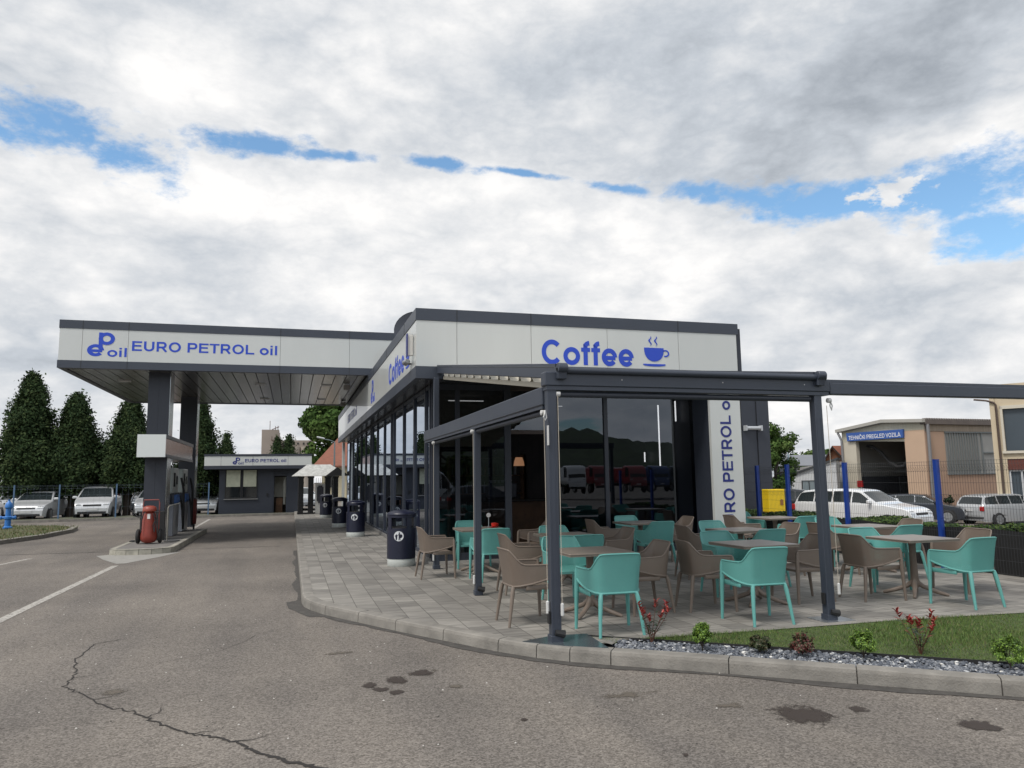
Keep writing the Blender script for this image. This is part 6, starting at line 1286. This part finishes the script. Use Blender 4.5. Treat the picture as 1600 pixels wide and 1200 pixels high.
k = MB(); [k.box(x_, x_+.05, .0, .055, HZ(1.64), HZ(3.86)) for x_ in np.arange(1.6, 3.95, .19)]; [k.box(4.18+j*1.6, 4.26+j*1.6, -.01, .055, HZ(1.62), HZ(3.9)) for j in range(5)]; k.box(4.26, 13, -.01, .055, HZ(2.75), HZ(2.83)); k.box(1.44, 13, -.02, .055, HZ(3.86), HZ(3.935)); k.box(1.44, 13, -.06, .055, HZ(1.60), HZ(1.66)); k.build('glazing_bars', mat('bars_grey', (.15, .165, .17), .6), wd)
k = MB(); k.tube([(.12, -.12, HZ(4.3)), (.12, -.14, HZ(3.9)), (.12, -.12, 0)], .085, 10); lb_(k, 'downpipe', mat('pipe_grey', (.22, .22, .23), .5, .3), ha, True)
k = MB(); k.tube([(-.15, 5.95, HZ(4.2)), (-.12, 5.8, HZ(3.9)), (-.08, 5.75, HZ(3.7)), (-.08, 5.75, 0)], .07, 8); lb_(k, 'downpipe', mat('pipe_grey', (.22, .22, .23), .5, .3), ha, True)
hb = thing('office_building', 'cream two storey building with brown downpipe at right edge', 'building', (32.272, 28.024, zg), -1.008)
k = MB(); k.box(0, .20, 0, 4, 0, HZ(5.9)); k.box(.201, .50, .10, 4, 0, HZ(5.9)); k.box(.501, 9, .10, 4, HZ(2.32), HZ(2.60)); k.box(.501, 9, .10, 4, HZ(4.78), HZ(5.9)); lb_(k, 'wall', mat('cream_office', (.50, .42, .30), .85, 0, .06, .8), hb)
k = MB(); k.box(.501, 9, .2, .3, HZ(2.6), HZ(4.78)); lb_(k, 'window', mat('window_slate', (.05, .065, .08), .35, 0, .1, .5), hb)
k = MB(); k.box(.40, .50, .03, .09, HZ(2.6), HZ(4.85)); k.box(.40, 9, .03, .095, HZ(4.70), HZ(4.86)); k.box(.36, 9, -.02, .09, HZ(2.58), HZ(2.70)); lb_(k, 'window_frame', mat('frame_cream', (.52, .48, .40), .6), hb)
k = MB(); k.box(.501, 9, .14, .22, HZ(1.80), HZ(2.315)); lb_(k, 'brown_panel', mat('brown_red', (.11, .03, .02), .7), hb)
k = MB(); k.box(.501, 9, .30, .34, 0, HZ(1.795)); [k.box(x_, x_+.07, .22, .295, 0, HZ(1.73), 1) for x_ in (.51, .98, 1.45, 2.6)]; k.box(.501, 9, .22, .295, HZ(1.73), HZ(1.79), 1); lb_(k, 'glass_door', [mat('window_slate', (.05, .065, .08), .35), mat('frame_white', (.55, .56, .58), .5)], hb)
k = MB(); k.tube([(-.6, -.2, HZ(5.22)), (-.1, -.08, HZ(5.14)), (.20, -.06, HZ(5.02)), (.27, -.04, HZ(4.9)), (.27, -.04, HZ(2.6)), (.26, -.04, 0)], .045, 8); lb_(k, 'downpipe', mat('pipe_brown', (.075, .05, .04), .5), hb, True)
ws_ = thing('white_shed', 'low white board shed with dark roof edge and window left of the hall', 'shed', (28.871, 37.366, zg), -.658)
k = MB(); slab(k, [(-.86, 0, 0), (1.6, 0, 0), (1.6, 0, HZ(2.52)), (-.86, 0, HZ(1.66))], (.3, 3, 0)); lb_(k, 'wall', mat('white_boards', (.52, .53, .54), .7, 0, .12, 4, stretch=(5, 1, .3)), ws_)
k = MB(); slab(k, [(-.95, -.12, HZ(1.64)), (1.7, -.12, HZ(2.56)), (1.7, -.12, HZ(2.68)), (-.95, -.12, HZ(1.76))], (.3, 3.3, 0)); lb_(k, 'roof', mat('shed_roof', (.045, .05, .055), .8), ws_)
k = MB(); k.box(-.31, .48, -.06, -.01, HZ(.66), HZ(1.38)); k.box(-.25, .06, -.075, -.06, HZ(.72), HZ(1.32), 1); k.box(.12, .43, -.075, -.06, HZ(.72), HZ(1.32), 1); lb_(k, 'window', [BLACK, mat('pane_sky', (.20, .24, .26), .1, spec=.8)], ws_)
wg = thing('white_garage', 'white ribbed garage wall with grey parapet between shed and hall', 'garage', (32.576, 39.402, zg), -.691)
k = MB(); slab(k, [(-2.2, 0, 0), (1.3, 0, 0), (1.3, 0, HZ(2.44)), (-2.2, 0, HZ(1.95))], (.2, 3, 0)); lb_(k, 'wall', mat('white_ribbed', (.48, .49, .50), .7, 0, .10, 4, stretch=(4, 1, .3)), wg)
k = MB(); slab(k, [(-2.25, -.08, HZ(1.93)), (1.3, -.08, HZ(2.40)), (1.3, -.08, HZ(2.62)), (-2.25, -.08, HZ(2.15))], (.2, 3.2, 0)); lb_(k, 'parapet', mat('parapet_grey', (.30, .29, .28), .7), wg)
gh = thing('gabled_house', 'house with orange tiled roof and brown timber gable left of hall', 'house', (44.674, 53.561, zg), -.695)
k = MB(); slab(k, [(-1.15, 0, 0), (.55, 0, 0), (.55, 0, HZ(2.6)), (-.38, 0, HZ(3.85)), (-1.15, 0, HZ(2.75))], (1.5, 5, 0)); lb_(k, 'wall', mat('timber_brown', (.16, .065, .03), .8, 0, .35, 2, stretch=(4, 1, .4)), gh)
k = MB(); slab(k, [(-.45, -.3, HZ(4.05)), (.65, -.3, HZ(2.62)), (3.6, 2.5, HZ(2.62)), (3.6, 2.8, HZ(4.05))], (.02, .06, .08)); slab(k, [(-1.3, -.3, HZ(2.6)), (-.45, -.3, HZ(4.05)), (1.2, 5, HZ(4.05)), (.4, 5, HZ(2.6))], (.02, .06, .08)); lb_(k, 'roof', ROOF, gh)
k = MB(); k.tube([(-1.35, -.36, HZ(2.55)), (-.45, -.36, HZ(4.05)), (.68, -.36, HZ(2.58))], .09, 6); lb_(k, 'barge_board', mat('dark_brown', (.02, .015, .012), .8), gh)
gr = thing('grey_roof_building', 'low building with long grey roof behind the white shed', 'building', (45.069, 59.7, zg), -.647)
k = MB(); slab(k, [(-1.6, 0, HZ(2.55)), (3.2, 0, HZ(2.45)), (3.2, 3, HZ(3.5)), (-.9, 3, HZ(3.55))], (0, .02, .08)); lb_(k, 'roof', mat('grey_roof', (.17, .18, .20), .8, 0, .1, .6), gr)
k = MB(); k.box(-1.5, 3.1, .1, 3, 0, HZ(2.44)); lb_(k, 'wall', mat('slate_wall', (.05, .06, .075), .7), gr)
yc = thing('yellow_cabinet', 'bright yellow metal cabinet with small emblem between first two fence posts', 'cabinet', (16.5, 23.3, G(16.5, 23)))
k = MB(); k.box(16.2, 16.88, 23.1, 23.5, .42, 1.22, bev=.02); k.box(16.24, 16.84, 23.14, 23.46, G(16.5, 23), .42); wb(k, 'body', mat('yellow_paint', (.72, .50, .01), .45), yc)
k = MB(); k.box(16.66, 16.78, 23.085, 23.098, .66, .80); k.lathe([(.0, -.002), (.075, 0), (0, .002)], 6, axis='y', m=Matrix.Translation((16.72, 23.086, .80))); wb(k, 'emblem', mat('emblem_brown', (.25, .11, .03), .6), yc)
pe = None
# fence along the right side of the terrace
FBL = mat('post_blue', (.012, .045, .26), .35, 0, .05, 3)
mesh_fence('mesh_fence', 'dark wire mesh fence with royal blue posts along the right side of terrace', [(10.72, 18.1), (10.66, 15.6), (10.65, 14.45), (10.65, 12.62), (10.65, 10.38), (10.66, 8.0), (10.67, 5.7)], .12, 1.80, WIRE, FBL, bends=(.14, .62), pitch=.05, r=.0018, pw=.036)
sn = thing('shade_netting', 'black shade netting tied to the lower part of mesh fence', 'netting', (10.6, 8, .12))
def netmat():
    m = mat('black_netting', (.010, .010, .011), .8, 0, .4, 3); return m
pts_ = [(10.735, 5.0), (10.73, 8.0), (10.73, 10.3), (10.73, 12.5), (10.74, 14.4)]
rows = []
for i, (x, y) in enumerate(resample(pts_, .15)):
    rows.append([(x+.012*math.sin(y*3+z_*5)+.006*math.sin(y*13), y, z_) for z_ in (.125, .3, .5, .70, .80+.025*math.sin(y*2.1))])
k = MB(); k.grid(rows); wb(k, 'net', netmat(), sn, True)
def hedge_strip():
    t = thing('low_hedge', 'low clipped green hedge running just behind the mesh fence', 'hedge', (11.3, 10, G(11, 10)))
    n = 26000; P = np.stack([rng.uniform(10.80, 11.9, n), rng.uniform(4.5, 19.5, n), np.zeros(n)], 1)
    P[:, 2] = .80+.05*np.sin(P[:, 1]*2.2)+.04*np.sin(P[:, 1]*5.1+P[:, 0]*4)-rng.exponential(.05, n)-.25*np.clip((P[:, 0]-11.6)/.3, 0, 1)
    P -= np.array([11.3, 10, t.location.z]); leafcards(P, np.tile([-.2, -.2, .95], (n, 1)), .045, .8, [leafmat('hedge_a', (.05, .085, .022)), leafmat('hedge_b', (.03, .055, .016)), leafmat('hedge_c', (.085, .12, .035)), CON[2]], 'foliage', t)
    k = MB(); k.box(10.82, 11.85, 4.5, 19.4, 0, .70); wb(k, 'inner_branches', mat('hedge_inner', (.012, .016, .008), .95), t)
hedge_strip()
for (x, y, s_, lb) in ((31.9, 30.6, 1.3, 'small dark bush standing against the peach hall wall'), (20.5, 26.5, .5, 'low green bush beside the yellow cabinet')):
    broadleaf(lb, x, y, s_, s_*.5, z0=G(x, y), n=1500, size=.1, base=0, nc=8, name='bush', cat='bush', mats=[CON[0], CON[2], LEA[3], mat('twig', (.06, .03, .02), .9)])

# ------------------------------------------------------------------ small plants in the pebble strip
LR = [mat('leaf_red', (.30, .035, .025), .45), mat('leaf_dark_green', (.022, .045, .015), .4), mat('leaf_bronze', (.16, .05, .03), .5), mat('leaf_red_b', (.20, .02, .02), .45)]
def leaf(k, p, d, n_, ln, w, mi):
    d = d.normalized(); s_ = d.cross(n_).normalized(); n2_ = s_.cross(d)
    pts = [p, p+d*ln*.3+s_*w*.42+n2_*w*.12, p+d*ln*.65+s_*w*.40+n2_*w*.10, p+d*ln-n2_*ln*.08, p+d*ln*.65-s_*w*.40+n2_*w*.10, p+d*ln*.3-s_*w*.42+n2_*w*.12, p+d*ln*.5]
    k.add([tuple(q) for q in pts], [(0, 1, 6), (1, 2, 6), (2, 3, 6), (3, 4, 6), (4, 5, 6), (5, 0, 6)], mi)
def photinia(label, x, y, h, n=7, seed=0):
    rr_ = random.Random(seed); t = thing('red_photinia', label, 'plant', (x, y, .10), group='small shrubs in the pebble strip'); k = MB(); st = MB()
    for i in range(n):
        a = i*2*PI/n+rr_.uniform(-.4, .4); hh = h*rr_.uniform(.65, 1.0); r_ = h*rr_.uniform(.15, .48)
        P = [Vector((0, 0, 0)), Vector((math.cos(a)*r_*.25, math.sin(a)*r_*.25, hh*.35)), Vector((math.cos(a)*r_*.7, math.sin(a)*r_*.7, hh*.7)), Vector((math.cos(a)*r_, math.sin(a)*r_, hh))]
        st.tube(P, [.004, .0032, .0025, .0015], 5)
        for j in range(11):
            tt = .28+.72*j/10; q = tt*3; i0 = min(2, int(q)); p = P[i0].lerp(P[i0+1], q-i0); b_ = rr_.uniform(0, 2*PI)
            d = Vector((math.cos(b_), math.sin(b_), .45+.8*(tt > .85))); mi = (0 if rr_.random() < .65 else 3) if tt > .74 else (1 if rr_.random() < .85 else 2)
            leaf(k, p, d, Vector((0, 0, 1)), rr_.uniform(.040, .065)*(1.15 if tt > .7 else 1), rr_.uniform(.020, .030), mi)
            if tt > .82: leaf(k, p, Vector((math.cos(b_+2.2), math.sin(b_+2.2), 1.2)), Vector((.3, 0, 1)), .055, .026, 0); leaf(k, p, Vector((math.cos(b_+4.1), math.sin(b_+4.1), .8)), Vector((.3, .4, 1)), .05, .025, 3)
    st.build('stems', mat('stem_red', (.10, .04, .025), .7), t, True); k.build('leaves', LR, t); return t
photinia('largest red tipped shrub beside the base plate of the corner post', 3.40, 6.86, .40, 8, 1)
photinia('red tipped shrub standing in front of the lawn near the right edge', 5.42, 5.62, .40, 8, 5)
def puff(label, x, y, h, rad, mats, n=6500, size=.0095):
    t = thing('small_shrub', label, 'plant', (x, y, .10), group='small shrubs in the pebble strip')
    k = MB(); k.tube([(0, 0, 0), (0, 0, h*.6)], [.006, .003], 6)
    for i in range(9):
        a = i*.7; k.tube([(0, 0, h*.12), (math.cos(a)*rad*.45, math.sin(a)*rad*.45, h*.5), (math.cos(a)*rad*.75, math.sin(a)*rad*.75, h*.8)], [.003, .002, .001], 4)
    k.build('stem', BARK, t)
    ns = 40; Pl = []; Nl = []
    for i in range(ns):
        a = rng.uniform(0, 2*PI); e = math.asin(rng.uniform(-.35, 1)); q = rng.uniform(.55, 1.05); c = np.array([math.cos(a)*math.cos(e)*rad*q, math.sin(a)*math.cos(e)*rad*q, h*.52+math.sin(e)*h*.46*q]); m_ = n//ns
        d = c-np.array([0, 0, h*.25]); d /= np.linalg.norm(d); s_ = rng.uniform(-.5, .5, m_); Pl.append(c+d*s_[:, None]*rad*.55+rng.normal(size=(m_, 3))*rad*.10); Nl.append(np.tile(d, (m_, 1)))
    leafcards(np.concatenate(Pl), np.concatenate(Nl), size, .9, mats, 'foliage', t)
TH = [mat('thuja_a', (.10, .19, .02), .6), mat('thuja_b', (.16, .26, .03), .6), mat('thuja_c', (.05, .10, .015), .6)]
DK = [mat('dark_shrub', (.03, .04, .015), .6), mat('dark_shrub_b', (.06, .05, .02), .6), mat('dark_shrub_c', (.10, .02, .018), .6)]
puff('bright yellow green round shrub next to the large red tipped one', 3.70, 6.42, .25, .085, TH)
puff('low dark green shrub between the first bright one and the dark red one', 4.12, 6.14, .17, .085, DK[:2]+[CON[0]], 4000, .012)
puff('low dark red shrub left of the second bright green shrub', 4.43, 5.95, .19, .095, [DK[0], DK[2], DK[2], DK[1]], 4000, .012)
puff('second bright green shrub in the middle of the pebble strip', 4.84, 5.66, .25, .095, TH)
puff('bright green shrub cut by the right edge of the photo', 5.70, 4.98, .26, .12, TH)

# ------------------------------------------------------------------ person beside the estate car
def person(label, x, y, z, heading):
    t = thing('person', label, 'person', (x, y, z), -R(heading))
    J = {'pel': (0, 0, .95, .15, .12), 'bel': (0, .02, 1.12, .145, .11), 'che': (0, .06, 1.32, .17, .125), 'nek0': (0, .11, 1.47, .085, .08), 'nek': (0, .15, 1.54, .055, .055), 'head': (0, .20, 1.62, .085, .095), 'crown': (0, .22, 1.71, .07, .085),
         'shL': (-.19, .08, 1.42, .07, .065), 'elL': (-.27, .16, 1.16, .045, .045), 'wrL': (-.22, .36, 1.04, .032, .03), 'haL': (-.20, .43, 1.03, .035, .02),
         'shR': (.19, .08, 1.42, .07, .065), 'elR': (.27, .16, 1.16, .045, .045), 'wrR': (.22, .36, 1.04, .032, .03), 'haR': (.20, .43, 1.03, .035, .02),
         'hpL': (-.10, 0, .88, .095, .09), 'knL': (-.11, .03, .49, .06, .06), 'anL': (-.12, 0, .09, .042, .045), 'toL': (-.13, .15, .04, .04, .03),
         'hpR': (.10, 0, .88, .095, .09), 'knR': (.11, .03, .49, .06, .06), 'anR': (.12, 0, .09, .042, .045), 'toR': (.13, .15, .04, .04, .03)}
    E = [('pel', 'bel'), ('bel', 'che'), ('che', 'nek0'), ('nek0', 'nek'), ('nek', 'head'), ('head', 'crown'), ('che', 'shL'), ('shL', 'elL'), ('elL', 'wrL'), ('wrL', 'haL'), ('che', 'shR'), ('shR', 'elR'), ('elR', 'wrR'), ('wrR', 'haR'),
         ('pel', 'hpL'), ('hpL', 'knL'), ('knL', 'anL'), ('anL', 'toL'), ('pel', 'hpR'), ('hpR', 'knR'), ('knR', 'anR'), ('anR', 'toR')]
    def skin(name, names, edges, grow, m, root_):
        me = bpy.data.meshes.new(name); ix = {n_: i for i, n_ in enumerate(names)}
        me.from_pydata([J[n_][:3] for n_ in names], [(ix[a], ix[b_]) for a, b_ in edges], []); o = link(name+'_tmp', me)
        o.modifiers.new('s', 'SKIN'); sub_ = o.modifiers.new('u', 'SUBSURF'); sub_.levels = 2
        for i, n_ in enumerate(names): v = me.skin_vertices[0].data[i]; v.radius = (J[n_][3]*grow, J[n_][4]*grow); v.use_root = (n_ == root_)
        ev = o.evaluated_get(bpy.context.evaluated_depsgraph_get()); m2 = bpy.data.meshes.new_from_object(ev); m2.name = name; bpy.data.objects.remove(o); m2.materials.clear(); m2.materials.append(m); m2.polygons.foreach_set('use_smooth', [True]*len(m2.polygons))
        return link(name, m2, t)
    names = list(J); SK = mat('skin', (.42, .22, .15), .55)
    skin('body', names, E, 1.0, SK, 'pel')
    up_ = ['pel', 'bel', 'che', 'nek0', 'shL', 'elL', 'shR', 'elR']; skin('t_shirt', up_, [e for e in E if e[0] in up_ and e[1] in up_], 1.32, mat('shirt_white', (.70, .71, .73), .8), 'pel')
    lo_ = ['pel', 'hpL', 'knL', 'anL', 'hpR', 'knR', 'anR']; skin('trousers', lo_, [e for e in E if e[0] in lo_ and e[1] in lo_], 1.18, mat('trousers_dark', (.03, .035, .05), .8), 'pel')
    J['crown'] = (0, .205, 1.715, .085, .10); J['head2'] = (0, .17, 1.66, .088, .09); skin('hair', ['crown', 'head2'], [('crown', 'head2')], 1.02, mat('hair_dark', (.03, .018, .012), .8), 'crown')
    k = MB(); k.lathe([(.0, -.002), (.055, 0), (.0, .002)], 16, axis='y', m=Matrix.Translation((0, -.098, 1.34))); k.build('shirt_emblem', mat('emblem_blue', (.06, .09, .3), .7), t)
    for s_ in (-1, 1):
        for j in range(5):
            k = MB(); xx = s_*(.20+(j-2)*.017 if j < 4 else .165); k.tube([(xx, .44, 1.035), (xx+s_*.003, .475-.006*abs(j-1), 1.03), (xx, .505-.01*abs(j-1), 1.015)], [.009, .008, .006], 6); k.build('finger', SK, t, True)
    return t
k = MB(); k.box(34.0, 37.5, 28.75, 31.5, -1.0, -.62); struct(k.build('pavement', CONC))
person('person in white t-shirt with small round emblem seen from behind the silver estate', 35.05, 29.35, -.62, 60)

# ------------------------------------------------------------------ what stands behind the camera and shows in the glass
rows = []
for i in range(260):
    x = -420+i*4.6; q_ = i/4.3; hr = 25+6*math.sin(q_*.35)+3*math.sin(q_*.9+1)+1.2*math.sin(q_*2.7)
    rows.append([(x, -230, -1)]+[(x+random.uniform(-1, 1), -230-100*t, hr*t**.8+random.uniform(-1.3, 1.6)) for t in np.linspace(.1, 1, 12)]+[(x, -420, hr*.7), (x, -520, -1)])
k = MB(); k.grid(rows); struct(k.build('hill', mat('wooded_hill', (.03, .045, .022), .95, 0, .5, .12, 1, 1.5), smooth=True))
TC = [((.62, .63, .64), 'white'), ((.62, .63, .64), 'white'), ((.20, .03, .035), 'red'), ((.24, .035, .04), 'red'), ((.03, .06, .16), 'blue'), ((.05, .06, .08), 'dark'), ((.10, .20, .38), 'light blue'), ((.62, .63, .64), 'white')]
TXL = ['first white lorry at the left end of the reflected row', 'second white lorry next to the red ones in the reflection', 'first red lorry in the row reflected by the glass', 'second red lorry in the row reflected by the glass', 'dark blue lorry reflected in the right pane', 'charcoal lorry reflected in the right pane', 'light blue lorry reflected in the right pane', 'white lorry at the right end of the reflected row']
for i, (c_, nm) in enumerate(TC):
    car('parked_lorry', TXL[i], 'lorry', 'truck', c_, (27+i*3.5, -52-(i % 3)*1.1, 0), 3, metal=.0, group='lorries reflected in the front glass')
car('parked_van', 'white van reflected in the left corner pane', 'van', 'van', (.62, .63, .64), (6.6, -12, 0), 100, metal=0)
car('parked_car', 'black car reflected low in the left panes in front of the van', 'car', 'hatch', (.02, .022, .026), (9.4, -8.5, 0), 95)
broadleaf('round tree reflected dimly in the pane left of the door', 10.2, -24, 6.5, 3.2, n=5000, size=.3, base=.1, nc=14)
